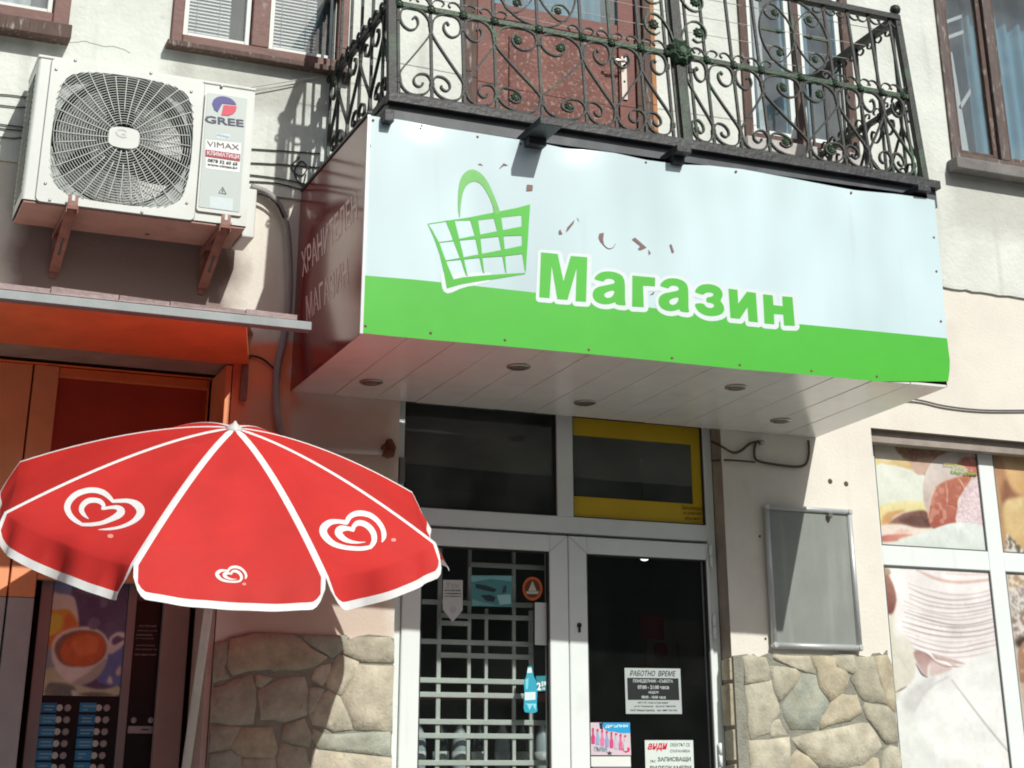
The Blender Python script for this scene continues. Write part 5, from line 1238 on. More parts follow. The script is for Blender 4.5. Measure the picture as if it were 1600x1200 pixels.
text_on('lettering', '0878 32 60 65', *sc([(135,640),(390,675),(133,668)], KA, 300, 130), PAd, ink(40,45,50), stk, .03); text_on('lettering', 'www.vimax.bg', *sc([(132,678),(390,712),(131,706)], KA, 300, 130), PAd, ink(40,45,50), stk, .03)
b = MB(); b.poly([W(px, py, AY-.013) for px, py in sc([(210,425),(325,435),(322,480),(208,468)], KA, 300, 130)]); obj('small_label', b, ink(205,222,228), cov)
text_on('lettering', 'Galaxy', *sc([(218,428),(322,450),(216,450)], KA, 300, 130), PAd, ink(120,135,150), cov, 0, .4)
b = MB(); b.poly([W(px, py, AY-.013) for px, py in sc([(152,960),(350,985),(345,1090),(150,1060)], KA, 300, 130)]); obj('small_label', b, ink(205,220,222), cov)
b = MB()
for (p, q) in (((262,885),(228,932)), ((262,885),(292,945)), ((228,932),(292,945))): stroke(b, sc([p+(4,), q+(4,)], KA, 300, 130), PAc, sm=2)
stroke(b, sc([(262,900,5),(254,915,6),(266,918,6),(258,935,4)], KA, 300, 130), PAc, sm=2); obj('warning_triangle', b, ink(60,65,65), cov)
for (px, py) in ((88,108),(299,143),(71,286),(292,317),(118,94),(236,114),(347,134),(78,312),(222,331),(360,349)):
    p = W(px, py, AY-.008); b = MB(); b.lathe(p, (0,-1,0), [(.0065,-.006),(.0065,.0015),(.003,.003)], 8); obj('screw', b, galv, ac)
# valve cover on the right flank, bracket arms
b = MB(); b.box(ax1+.001, ax1+.055, -.26, -.07, az0-.02, az0+.20); obj('valve_cover', b, acwhite, ac, .006)
for i, (px, py) in enumerate(((112,318),(350,345))):
    x = W(px, py, AY).x; br = bpy.data.objects.new('wall_bracket', None); C.objects.link(br); br.parent = ac; br.location = Vector((x, -.01, az0-.03))-wloc(ac)
    b = MB(); b.box(x-.024, x-.020, -.37, -.008, az0-.045, az0-.016); b.box(x-.020, x+.020, -.37, -.008, az0-.019, az0-.0155); b.box(x+.020, x+.024, -.37, -.008, az0-.045, az0-.016); b.box(x-.020, x+.020, -.372, -.368, az0-.03, az0+.03); obj('arm', b, rusty, br, .001)
    for (ya_, yc_) in ((-.34,-.29), (-.20,-.12)): b = MB(); b.box(x-.005, x+.005, ya_, yc_, az0-.0205, az0-.0192); obj('slot', b, acdark, br)
    b = MB(); b.box(x-.006, x+.006, -.3735, -.3722, az0+.004, az0+.028); obj('slot', b, acwhite, br)
    b = MB(); b.hexa([(x-.018, -.008, az0-.21), (x+.018, -.008, az0-.21), (x+.018, -.010, az0-.02), (x-.018, -.010, az0-.02), (x-.018, -.012, az0-.21), (x+.018, -.012, az0-.21), (x+.018, -.014, az0-.02), (x-.018, -.014, az0-.02)]); obj('wall_plate', b, rusty, br)
    b = MB(); p0_, p1_ = Vector((x, -.345, az0-.022)), Vector((x, -.016, az0-.185)); b.strip([p0_, p1_], .005, .042, up=(1,0,0)); bc_ = obj('brace', b, rusty, br, .001)
    b = MB(); pm = p0_.lerp(p1_, .45); pn_ = p0_.lerp(p1_, .72); dn_ = Vector((0, -.44, -.9)).normalized()*.0036; b.strip([pm+dn_, pn_+dn_], .0016, .009, up=(1,0,0)); obj('slot', b, acdark, br)

# ================================================================== AWNING OVER THE KIOSK
AW = -.65; za_ = W(244, 491, AW).z; xaw = W(487, 513, AW).x
aw = thing('kiosk_awning', 'flat awning with a grey metal lip and worn pinkish bitumen edge over the coffee kiosk', 'awning', (0, -.3, za_))
b = MB(); b.box(-2.0, xaw, AW, AW+.012, za_, za_+.034); b.box(-2.0, xaw, AW+.012, AW+.05, za_, za_+.004); obj('metal_lip', b, lipgrey, aw, .002)
xf_ = W(386, 500, AW).x
b = MB(); b.hexa([(-2.0, AW+.014, za_+.006), (xf_, AW+.014, za_+.006), (1.69, -.003, za_+.006), (-2.0, -.003, za_+.006), (-2.0, AW+.014, za_+.026), (xf_, AW+.014, za_+.026), (1.69, -.003, za_+.026), (-2.0, -.003, za_+.026)]); b.box(xf_, xaw-.02, AW+.014, AW+.05, za_+.0065, za_+.0255); obj('underside_board', b, mat('awning_underside', (.80,.22,.08), .7, var=.15, scale=4), aw)  # red parasol bounce coloured into the underside
b = MB(); b.hexa([(-2.0, AW-.001, za_+.036), (xf_, AW-.001, za_+.036), (1.70, -.002, za_+.14), (-2.0, -.002, za_+.14), (-2.0, AW-.001, za_+.04), (xf_, AW-.001, za_+.04), (1.70, -.002, za_+.15), (-2.0, -.002, za_+.15)]); obj('roof_deck', b, slate, aw)
x = -1.98
while x < xaw-.08:                                   # ragged shingle ends showing over the lip
    w_ = random.uniform(.10, .30); w_ = min(w_, xaw-.02-x); h1 = random.uniform(.016, .026)
    b = MB(); y0 = AW+.005; dd_ = .30 if x+w_ < 1.42 else .05; b.hexa([(x, y0, za_+.0365), (x+w_-.004, y0, za_+.0365), (x+w_-.004, y0+dd_, za_+.0365+dd_*.18), (x, y0+dd_, za_+.0365+dd_*.18), (x, y0-random.uniform(.0,.008), za_+.040+h1), (x+w_-.004, y0-.003, za_+.040+h1*.8), (x+w_-.004, y0+dd_, za_+.045+dd_*.18), (x, y0+dd_, za_+.045+dd_*.18)])
    obj('shingle', b, slate, aw); x += w_
BOX('stay', 1.655, 1.685, -.03, -.012, za_-.15, za_+.004, rusty, aw, .002)

# ================================================================== COFFEE KIOSK FRONT
PV0 = lambda px: W(px, 1000, .36).x
KY = .30; PK = lambda px, py: W(px, py, KY)
ki = thing('coffee_kiosk', 'timber kiosk front coloured by orange parasol glow, with a dark red upper board, recessed under the awning', 'shopfront', (.6, KY, 0))
ztk = PK(200, 578).z
BOX('fascia_board', -1.18, xk-.002, KY-.03, KY+.03, ztk-.01, 3.068, orange_glow_m, ki, .003)
kx = lambda px, py: PK(px, py).x
xp0, xp1 = kx(85, 650), kx(322, 650); zp1, zp0 = PK(200, 598).z, PK(200, 890).z
greyp = mat('grey_post_paint', (.46,.46,.45), .6, var=.12, scale=4, stain=[((.30,.24,.22), 8, .58, .8, .4)])
for (za, zb, mm_) in ((0, 2.12, greyp), (2.122, ztk-.012, kframe_m)):  # upper posts carry the painted orange glow, lower ones plain grey
    BOX('post', -1.18, kx(37,700), KY, KY+.06, za, zb, mm_, ki, .004); BOX('post', kx(40,700), xp0, KY-.004, KY+.055, za, zb, mm_, ki, .004)
b = MB(); b.box(xp1, xk-.03, KY-.004, KY+.055, zp0, ztk-.012); obj('post', b, orange_glow_m, ki, .004)
b = MB(); b.box(xp0+.002, xp1-.002, KY-.002, KY+.05, zp1, ztk-.014); obj('head_rail', b, orange_glow_m, ki, .004)
b = MB(); b.box(xp0+.002, xp1-.002, KY-.002, KY+.05, zp0-.05, zp0); obj('lower_rail', b, kframe_m, ki, .004)
b = MB(); b.box(xp0+.002, xp1-.002, KY+.02, KY+.03, zp0, zp1-.002); obj('upper_board', b, redpanel, ki)
BOX('upper_jamb', xk-.0285, xk-.004, -.0015, KY-.036, 2.132, 3.06, kframe_m, ki, .003)
b = MB(); b.box(xk-.028, xk-.004, -.001, KY-.035, 0, 2.13); obj('jamb_lining', b, mat('jamb_paint', (.50,.38,.33), .6, var=.15, scale=5, stain=[((.28,.24,.22), 9, .6, .75, .6)]), ki, .003)
BOX('post', PV0(253), xk-.028, KY+.06, KY+.10, 0, zp0+.02, mat('pink_grey_paint', (.42,.30,.27), .6, var=.12, scale=5), ki, .004)

# coffee vending machine
VY = .42; PV = lambda px, py: W(px, py, VY); PV2 = lambda d: (lambda px, py: W(px, py, VY-d))
kv = 3.75
def vz(px, py): return sc([(px, py)], kv, 50, 880)[0]
vm = thing('coffee_vending_machine', 'hot drinks vending machine with a coffee cup picture and blue selection labels', 'vending machine', (1.2, VY+.3, 0))
vx0, vx1 = PV(*vz(25, 900)).x, PV(*vz(775, 600)).x
vxl = PV(*vz(45, 500)).x-.02; vxr = PV(*vz(790, 500)).x
vz1 = PV(*vz(300, 70)).z+.04
BOX('cabinet', vxl, vxr, VY+.004, VY+.7, .05, vz1, mat('machine_grey', (.21,.19,.19), .4, metal=.3, var=.08), vm, .006)
vrim = mat('machine_rim', (.36,.34,.34), .35, metal=.4, var=.08)
pxr0, pxr1 = PV(*vz(90, 500)).x, PV(*vz(535, 500)).x
zpt, zpb = PV(*vz(300, 95)).z, PV(*vz(300, 780)).z
for (a, c) in ((vxl, pxr0-.002), (pxr1+.002, PV(*vz(590,500)).x), (PV(*vz(750,500)).x, vxr)): BOX('rim', a, c, VY-.012, VY+.003, .06, vz1-.01, vrim, vm, .003)
BOX('rim', pxr0, pxr1, VY-.010, VY+.003, zpt, vz1-.01, vrim, vm, .003)
pic = BOX('picture_panel', pxr0, pxr1, VY-.006, VY+.003, zpb, zpt, ink(72, 66, 96), vm)
def varts(L, k, ox, oy, parent, lim, name='printed_picture'):
    mb = MB(); mats = []
    for n_, it in enumerate(L):
        pts, col = it[0], it[1]; curve = not (len(it) > 2 and it[2] == 'p'); yy = VY-.0065-n_*.0002
        q = sc(pts, k, ox, oy); q = [tuple(v)[:2] for v in cat_rom(q, 4, True)] if curve else q
        q3 = [W(x, y, yy) for x, y in q]; q2 = [(min(max(p.x, lim[0]), lim[1]), min(max(p.z, lim[2]), lim[3])) for p in q3]; r = []
        for p in q2:
            if not r or math.hypot(p[0]-r[-1][0], p[1]-r[-1][1]) > .0008: r.append(p)
        mt = ink(*col, .45)
        if mt not in mats: mats.append(mt)
        put2d(mb, fill2d([r]), lambda x, z: Vector((x, yy, z)), mats.index(mt))
    return obj(name, mb, mats, parent)
photo_print('printed_picture', pic, pxr0+.001, pxr1-.001, zpb+.001, zpt-.001, VY-.0072, .0028, (72,64,96), [([(110,100),(230,100),(220,200),(160,190),(100,200)], (112,128,175)), ([(115,190),(170,180),(240,195),(262,250),(275,360),(262,400),(80,400)], (225,210,195)),
 ([(95,300),(150,275),(210,270),(245,300),(272,360),(262,420),(140,500),(78,520)], (235,150,50)), ([(95,420),(170,400),(200,300),(250,320),(262,400),(150,480),(80,510)], (215,110,50)), ([(98,320),(140,290),(180,330),(150,400),(95,420)], (238,190,60)),
 ([(440,520),(530,480),(535,700),(400,700),(380,640)], (88,108,168)), ([(70,520),(160,500),(180,640),(130,700),(60,690)], (130,150,165)),
 ([(60,640),(150,610),(260,700),(400,740),(505,720),(480,780),(60,780)], (190,190,155)), ([(90,710),(160,700),(240,720),(260,760),(230,785),(85,785)], (96,100,92)), ([(270,765),(400,755),(480,775),(380,785)], (110,105,95)), ([(230,745),(262,750),(258,778),(236,776)], (205,205,195)),
 ([(115,480),(150,420),(220,385),(310,372),(390,392),(440,440),(450,500),(430,600),(380,670),(300,710),(220,700),(160,650),(120,570)], (226,214,205)),
 ([(132,490),(170,430),(240,400),(320,392),(400,415),(435,470),(425,540),(370,590),(290,608),(200,600),(150,560)], (120,80,62)), ([(165,520),(200,450),(270,408),(340,405),(405,430),(430,480),(410,550),(340,595),(260,602),(190,580)], (196,84,40)), ([(250,440),(330,420),(390,450),(370,520),(290,540),(240,500)], (214,104,52)),
 ([(445,470),(460,430),(500,405),(540,408),(540,440),(500,425),(470,450),(480,480),(540,450),(535,480),(470,530),(440,520)], (215,205,205)),
 ([(330,640),(430,560),(420,620),(370,680),(300,712),(230,706)], (178,170,158)), ([(440,690),(455,660),(472,690),(460,710)], (215,205,195)), ([(490,640),(515,600),(520,640),(505,660)], (215,190,180)),
 ([(400,200),(430,180),(440,240),(410,260)], (110,104,132)), ([(330,370),(350,320),(400,340),(370,390)], (105,98,128)), ([(270,150),(390,190),(380,200),(260,165)], (96,90,118))],
 kv, 50, 880, soft=1.2, grain=6, seed=11, sat=1.05, gain=44)
blackp = mat('black_panel', (.012,.012,.014), .3, var=.1)
kp = BOX('keypad_panel', pxr0, pxr1, VY-.006, VY+.003, .9, zpb-.003, blackp, vm)
cyan_l = ink(55, 150, 200, .4)
for r_i in range(9):
    for ci, (xa_, xb_) in enumerate(((55, 190), (280, 420))):
        y = 848+r_i*70; xo = -r_i*7
        q = [PV(*vz(px+xo, py)) for px, py in ((xa_, y-30), (xb_-40, y-28), (xb_-40, y+28), (xa_, y+26))]
        x0_, x1_ = q[0].x, q[1].x; z0_, z1_ = q[2].z, q[0].z
        if z0_ < .95: continue
        lb = BOX('selection_label', x0_, x1_-random.uniform(0,.004), VY-.0085, VY-.0062, z0_+random.uniform(0,.002), z1_, random.choice((cyan_l, cyan_l, ink(44, 132, 184, .4), ink(66, 158, 205, .4))), kp)
        cz_ = (z0_+z1_)/2; b = MB()
        b.box(x0_+.012, x0_+random.uniform(.04,.07), VY-.0092, VY-.0086, cz_+.003, cz_+.008); b.box(x0_+.012, x0_+random.uniform(.03,.06), VY-.0092, VY-.0086, cz_-.010, cz_-.005); obj('label_print', b, ink(150,190,205), lb)
        b = MB(); b.lathe((x1_+.008, VY-.0062, cz_), (0,-1,0), [(.013,0),(.013,.0015)], 12); obj('cup_symbol', b, ink(215,215,205), lb)
        b = MB(); b.lathe((x1_+.040, VY-.0062, cz_), (0,-1,0), [(.014,0),(.014,.006),(.011,.010)], 14); obj('push_button', b, galv, kp)
px0, px1 = PV(*vz(595, 500)).x, PV(*vz(748, 500)).x
ip = BOX('instruction_panel', px0, px1, VY-.006, VY+.003, .9, PV(*vz(690, 225)).z, blackp, vm)
lines_ = [(368, 'ИНСТРУКЦИЯ', 628, 728, 12), (395, 'Пуснете монети и изберете', 615, 735, 9), (420, 'желаната напитка', 612, 705, 9), (440, 'Бутон за захар преди избор', 608, 715, 9), (480, 'на напитка. Вземете', 610, 720, 9), (505, 'чашата внимателно след', 605, 732, 9), (535, 'светлинен сигнал', 600, 728, 9)]
for (y, s, xa_, xb_, h_) in lines_: text_on('lettering', s, vz(xa_, y-h_/2), vz(xb_, y-h_/2+2), vz(xa_, y+h_/2), PV2(.0068), ink(190,185,180), ip, .0)
p0_, p1_ = PV(*vz(553, 955)), PV(*vz(705, 998)); BOX('coin_slot_plate', px0+.004, px1-.004, VY-.010, VY-.0062, p1_.z, p0_.z, galv, ip); BOX('coin_slot', px1-.05, px1-.02, VY-.0108, VY-.0102, (p0_.z+p1_.z)/2-.002, (p0_.z+p1_.z)/2+.003, blk, ip)
for xx in (580, 680): p = PV(*vz(xx, 920)); b = MB(); b.lathe((p.x+.01, VY-.0062, p.z), (0,-1,0), [(.012,0),(.012,.004),(.008,.006)], 12); obj('push_button', b, galv, ip)

# ================================================================== PARASOL
UA = Vector((1.454, -.82, 2.609)); un = Vector((-.0325,-.4585,.888)).normalized(); UR, UH, rot = .812, .276, 3.365
uu = Vector((0,1,0)).cross(un).normalized(); uv = un.cross(uu)
um = thing('parasol', 'red and white parasol tilted towards the street in front of the coffee kiosk', 'parasol', (1.5, -.2, 0))
def rim(k): a = rot+k*math.pi/4; return UA-un*UH+(uu*math.cos(a)+uv*math.sin(a))*UR
def ribpt(k, r):
    a = rot+k*math.pi/4; return UA-un*(UH*(r**1.5))+(uu*math.cos(a)+uv*math.sin(a))*(UR*r)
trees = []
random.seed(11)
for k in range(8):
    b = MB(); E_ = (.0115, .0135, .0135, .010, .010, .010, .010, .010)[k]*1.1; rows = 16; cols = 26; ph = random.uniform(0, 6.28)
    pn = (rim(k)-UA).cross(rim((k+1) % 8)-UA).normalized()
    if pn.dot(un) < 0: pn = -pn
    cols_u = []
    def us(L):
        e = min(.49, E_/max(L, 1e-4)); g_ = lambda t: .5-.5*math.cos(math.pi*t)*(.55+.45*abs(2*t-1)) if 0 < t < 1 else t
        return [0, e]+[e+(1-2*e)*(.45*j/(cols-2)+.55*(.5-.5*math.cos(math.pi*j/(cols-2)))) for j in range(1, cols-2)]+[1-e, 1]
    chord = (rim(k)-rim((k+1) % 8)).length
    R_ = []
    for i in range(rows+1):
        r = (.02+.98*i/rows); L = chord*r; U_ = us(L); row = []
        for u in U_:
            p = ribpt(k, r)*(1-u)+ribpt((k+1) % 8, r)*u
            sag = -.028*math.sin(math.pi*u)*r*r+.004*math.sin(ph+u*9)*r*math.sin(math.pi*u)
            row.append(p+pn*sag)
        R_.append(row)
    # hanging flap with rounded lower corners and a white hem
    sd_ = (((rim(k)+rim((k+1) % 8))*.5)-UA).normalized(); dn = (Vector((0,0,-1))*(.42 if k == 1 else .62)+sd_*(.58 if k == 1 else .38)).normalized(); D = .122; HR = 8
    out = (pn-Vector((0,0,pn.z))); out = out.normalized() if out.length > .01 else Vector((0,0,0))
    U_ = us(chord); base = R_[-1]; flap = []
    for i in range(1, HR+2):
        row = []
        for j, u in enumerate(U_):
            e = abs(2*u-1); f = 1.0 if e < .84 else math.sqrt(max(0, 1-((e-.84)/.16)**2*.85))
            dd = D*f; t = (dd-.028)*i/HR if i <= HR else dd
            t = max(t, 0); wv = ((-.085*max(0, math.sin(1.2+u*14))**1.5-.02 if k == 0 else -.075*math.exp(-((u-.42)/.20)**2)-.03*math.exp(-((u-.85)/.07)**2) if k == 2 else .012*math.sin(u*9+.5))+.007*math.sin(ph+u*27))*(t/D)**1.1*min(1, (1-e)*6)
            ee = (1 if u > .5 else -1)*max(0, e-.8)*-.035*(t/D)
            cdir = (base[-1]-base[0]).normalized()
            row.append(base[j]+dn*t+out*(wv+.012*(t/D))+cdir*ee)
        flap.append(row)
    G_ = R_+flap; nc = len(U_)
    for row in G_: b.v += row
    for i in range(len(G_)-1):
        for j in range(nc-1):
            mi = 1 if (j == 0 or j == nc-2 or i == len(G_)-2) else 0
            b.face((i*nc+j, i*nc+j+1, (i+1)*nc+j+1, (i+1)*nc+j), mi, True)
    pnl = obj('canopy_panel', b, [redfab, whtfab], um)
    trees.append((pnl, BVHTree.FromPolygons(b.v, b.f)))
    b = MB(); b.tube([ribpt(k, r/8)-un*.006 for r in range(1, 9)], .004, 5); obj('rib', b, galv, um)
    b = MB(); b.tube([ribpt(k, .5)-un*.008, UA-un*.36], .0032, 5); obj('stretcher', b, galv, um)
b = MB(); b.lathe(UA-un*.008, un, [(.032,0),(.034,.006),(.022,.014),(.008,.026),(.003,.034)], 16); obj('top_cap', b, mat('cap_plastic', (.55,.57,.55), .5), um)
KJ = UA-un*((UA.z-1.42)/un.z)
b = MB(); b.tube([UA-un*.01, KJ], .017, 14); obj('upper_pole', b, polem, um)
b = MB(); b.tube([KJ+Vector((0,0,.02)), (KJ.x, KJ.y, .05)], .019, 14); obj('lower_pole', b, polem, um)
b = MB(); b.lathe(KJ-Vector((0,0,.03)), (0,0,1), [(.024,0),(.026,.01),(.026,.05),(.022,.06)], 14); obj('tilt_joint', b, mat('joint_plastic', (.7,.7,.68), .5), um)
b = MB(); b.lathe((KJ.x, KJ.y, 0), (0,0,1), [(.2,0),(.2,.05),(.08,.07),(.03,.20),(.022,.20)], 24); obj('base', b, acdark, um)
def onfab(px, py, lift=.0007):
    d = ray(px, py); best = None
    for pnl, tr in trees:
        h = tr.ray_cast(CAM, d)
        if h[0] is not None and (best is None or h[3] < best[3]): best = h+(pnl,)
    if best is None: return W(px, py, -1.4)
    return best[0]-d*lift*2
def which(px, py):
    d = ray(px, py); best = None
    for pnl, tr in trees:
        h = tr.ray_cast(CAM, d)
        if h[0] is not None and (best is None or h[3] < best[0]): best = (h[3], pnl)
    return best[1] if best else trees[0][0]
log1 = [(735,875,8),(900,866,36),(1080,835,48),(1260,760,66),(1370,660,104),(1395,565,130),(1330,480,112),(1210,428,70),(1080,425,60),(960,432,50),(910,370,70),(820,300,85),(700,262,85),(560,265,85),(400,320,90),(290,420,95),(250,530,98),(290,640,85),(370,725,72),(480,795,50),(620,795,56),(790,770,62),(940,710,80),(1060,640,110),(1090,580,120),(1030,530,72),(940,528,50),(850,540,46),(800,548,46),(820,500,60),(770,440,75),(680,415,78),(570,430,84),(490,500,84),(475,580,76),(520,650,52),(585,708,8)]
def logo(pts, k, ox, oy, cusps, x0, dot=None):
    q = sc(pts, k, ox, oy); b = MB(); stroke(b, q, lambda x, y: onfab(x, y), sm=5, cusps=cusps); par = which(*q[len(q)//2][:2]); obj('heart_emblem', b, whtfab, par)
    if dot:
        b = MB(); cx_, cy_, rr = dot; b.poly([onfab(cx_+rr*1.2*math.cos(a*math.pi/6), cy_+rr*.8*math.sin(a*math.pi/6)) for a in range(12)]); obj('registered_dot', b, mat('pale_red', (.75,.30,.25), .7, var=0), par)
logo(log1, 10, 80, 740, (9, 19, 28), 0, (172.5, 837.5, 4))
log2 = [(1000,575,14),(1028,500,62),(1012,400,64),(950,300,64),(860,225,70),(760,192,74),(660,192,74),(570,235,66),(525,315,60),(420,298,56),(310,310,80),(230,370,100),(215,440,100),(260,520,90),(350,595,74),(480,640,62),(640,660,58),(760,658,56),(850,640,50),(895,560,70),(888,460,78),(830,375,78),(750,325,76),(670,322,70),(620,370,56),(618,412,50),(540,392,56),(450,400,96),(420,450,100),(470,515,78),(560,562,52),(670,580,28),(780,574,6)]
logo(log2, 8.57, 480, 780, (8, 18, 25), 0, (615, 843.5, 3.4))
sx_, sy_ = 51/88., 27/54.
q = [(336+(x-155)/900*50, 884+(y-150)/540*26.5, w_/900*52) for x, y, w_ in log2]
logo(q, 1, 0, 0, (8, 18, 25), 0, (381.5, 912.5, 2.6))

# ================================================================== CABLES, PIPES
def cable(name, pts, r, m, label, cat_, Y=-.012, group=None, k=6):
    P = cat_rom([W(p[0], p[1], p[2] if len(p) > 2 else Y) for p in pts], 6); b = MB(); b.tube(P, r, k); return tag(obj(name, b, m), label, cat_, group)
o = cable('flexible_conduit', [(392,292),(418,302),(436,322),(447,352),(451,395),(452,440),(450,490),(443,530),(434,570),(431,610),(433,650),(440,680)], .016, conduit_m, 'grey flexible conduit dropping down the wall from the air conditioner past the sign', 'conduit', -.03, k=10)
cable('black_cable', [(396,300),(415,305),(432,318),(443,340)], .006, blk, 'short black cable curving from the air conditioner to the conduit', 'cable', -.05)
cable('loose_wire', [(-10,528,KY-.04),(60,536,KY-.04),(120,542,KY-.04),(180,548,KY-.04),(240,549,KY-.04),(290,546,KY-.04),(340,555,.0),(372,560),(392,556),(412,562),(430,578)], .0045, blk, 'thin black wire sagging along the orange board under the awning', 'cable', -.012)
cable('loose_wire', [(-10,537,KY-.04),(80,545,KY-.04),(160,549,KY-.04),(230,556,KY-.04),(300,562,KY-.04),(345,562,.0),(392,559)], .003, blk, 'thinner dark wire tacked just below the sagging black wire under the awning', 'cable')
for i, pts in enumerate(([(-10,147),(20,149),(60,155)], [(-10,163),(25,167),(60,168)], [(-10,193),(15,196),(60,202)], [(-10,199),(20,203),(60,206)], [(-10,212),(22,216),(60,210)])):
    cable('wall_wire', pts, .0028, blk, '%s of five thin wires on the wall left of the air conditioner' % ('topmost', 'second from the top', 'middle one', 'second from the bottom', 'lowest')[i], 'cable', -.02, 'wires left of the air conditioner')
for i, pts in enumerate(([(380,232),(430,235),(500,240)], [(380,254),(440,257),(500,262)], [(380,272),(430,278),(480,288)], [(380,283),(430,286),(470,296)])):
    cable('wall_wire', pts, .0032, blk, '%s of four thin wires between the air conditioner and the sign' % ('topmost', 'second from the top', 'third from the top', 'lowest')[i], 'cable', -.02, 'wires between the air conditioner and the sign')
cable('wire_tangle', [(468,245),(455,262),(470,275),(480,262),(470,252),(460,270),(472,290),(478,272)], .003, blk, 'tangled loops of dark wire behind the left balcony railing', 'cable', -.02)
for pts, lw in (([(380,138),(420,132),(470,124),(510,118)], 'upper, longer'), ([(385,144),(430,136),(470,128)], 'lower, shorter')): cable('pale_wire', pts, .003, wirem, lw+' of two pale thin wires slanting up from the air conditioner', 'cable', -.03, 'pale wires above the air conditioner')
bcab = mat('brown_cable', (.10,.065,.045), .6)
cable('electric_cable', [(1112,690,.06),(1128,698),(1145,707),(1158,704),(1172,693),(1190,689)], .006, bcab, 'brown cable sagging from the door frame to the pale clip under the canopy', 'cable', -.012)
cable('electric_cable', [(1182,690),(1179,700),(1179,713),(1184,720),(1205,725),(1240,729),(1256,727),(1262,719),(1264,704),(1263,688)], .0065, bcab, 'brown cable looped in a rounded square under the right end of the canopy', 'cable', -.012)
cable('electric_cable', [(1112,720,.06),(1140,719),(1180,722)], .005, bcab, 'short straight brown cable below the looped one under the canopy', 'cable', -.014)
q = W(1188, 692, -.012); b = MB(); b.lathe(q, (0,-1,0), [(.012,0),(.012,.02),(.004,.03)], 10); tag(obj('cable_clip', b, chrome), 'small pale cable clip under the right end of the canopy', 'cable clip')
cable('electric_cable', [(1300,610,-.02),(1400,620,-.02),(1440,626),(1480,635),(1540,641),(1620,641)], .005, mat('grey_cable', (.12,.12,.12), .6), 'dark cable sagging along the wall right of the canopy', 'cable', -.012)
pipe = thing('water_pipe', 'short white water pipe with a rusty elbow fixed beside the door', 'pipe', W(560, 705, -.04))
b = MB(); b.tube([W(455, 697, -.03), W(530, 703, -.035), W(600, 707, -.04)], .012, 10); obj('pipe_length', b, polem, pipe)
b = MB(); b.tube([W(598, 707, -.042), W(612, 709, -.042), W(613, 700, -.03), W(608, 690, -.002)], .017, 10); obj('elbow', b, mat('rust', (.16,.07,.04), .9, var=.4, scale=30, bump=.5), pipe)
q = W(606, 704, -.003); b = MB(); b.lathe(q, (0,-1,0), [(.036,-.004),(.030,.004),(.018,.008)], 9); obj('rust_collar', b, mat('rust_plaster', (.24,.12,.08), .95, var=.3, scale=40, bump=.6), pipe)

# ================================================================== NOTICES ON THE DOOR
SY = DY+.016                                         # just in front of the glass
PN = lambda d: (lambda px, py: W(px, py, SY-d))
def sheet_thing(name, corners, m, label, cat_, k=1, ox=0, oy=0, th=.0015):
    q = [W(px, py, SY) for px, py in sc(corners, k, ox, oy)]; cx_ = sum(p.x for p in q)/len(q); cz_ = min(p.z for p in q)
    t = thing(name, label, cat_, (cx_, SY, cz_)); b = MB(); n_ = len(q); b.v = q+[p+Vector((0,-th,0)) for p in q]
    b.face(range(n_)); b.face(range(n_, 2*n_))
    for i in range(n_): b.face((i, (i+1) % n_, n_+(i+1) % n_, n_+i))
    obj('paper', b, m, t); return t
KH = 13.333; hz = lambda L: sc(L, KH, 970, 1035)
t = sheet_thing('opening_hours_sign', [(75,115),(1235,130),(1272,1075),(105,1072)], ink(176,186,184), 'grey opening hours sign with a black middle panel on the right door pane', 'sign', KH, 970, 1035)
b = MB(); polyP(b, hz([(132,320),(1200,332),(1222,785),(148,780)]), PN(.0022)); obj('black_field', b, ink(18,24,27), t)
dk = ink(20,26,28); lt_ = ink(182,192,190)
text_on('lettering', 'РАБОТНО  ВРЕМЕ', *hz([(185,165),(1145,178),(190,280)]), PN(.0024), dk, t, .012, .3)
for s, a, c, d_, m_ in (('ПОНЕДЕЛНИК - СЪБОТА', (255,350),(1085,356),(257,430), lt_), ('07:00 - 21:00 часа', (350,475),(1000,480),(352,555), lt_), ('НЕДЕЛЯ', (578,598),(788,600),(580,658), lt_), ('08:00 - 18:00 часа', (432,692),(932,696),(434,752), lt_)):
    text_on('lettering', s, *hz([a, c, d_]), PN(.0030), m_, t, .03)
for s, a, c, d_ in (('МУТ ЕТ „Иво и Сергиеви“', (355,820),(1000,822),(357,862)), ('ул. В. Търновска    Булстат 108542709', (280,896),(1145,898),(282,936)), ('МАГ.Мини-Сдобка   тел. 0887 332 992', (205,976),(1175,980),(207,1020))):
    text_on('lettering', s, *hz([a, c, d_]), PN(.0024), dk, t, .015)
KA7 = 8.889; a7 = lambda L: sc(L, KA7, 915, 1120)
t = sheet_thing('security_notice', [(820,325),(1490,325),(1510,900),(835,900)], ink(214,226,220), 'pale green security camera notice with red lettering low on the right door pane', 'sign', KA7, 915, 1120)
text_on('lettering', 'анди', *a7([(862,368),(1138,362),(862,480)]), PN(.0024), ink(205,40,70), t, .03, .25)
for s, a, c, d_, bo in (('ОБЕКТЪТ СЕ', (1175,365),(1450,365),(1175,412), .0), ('ОХРАНЯВА', (1175,455),(1452,455),(1175,495), .0), ('със', (898,600),(975,600),(898,635), .0), ('ЗАПИСВАЩИ', (1000,560),(1460,556),(1002,632), .02), ('ВИДЕОКАМЕРИ', (895,680),(1468,676),(895,760), .02)):
    text_on('lettering', s, *a7([a, c, d_]), PN(.0024), ink(62,68,66), t, bo)
t = sheet_thing('pull_sticker', [(55,80),(612,80),(630,535),(62,532)], ink(212,196,206), 'pink and blue ДРЪПНИ sticker showing a row of bottles, low on the right door pane', 'sticker', KA7, 915, 1120)
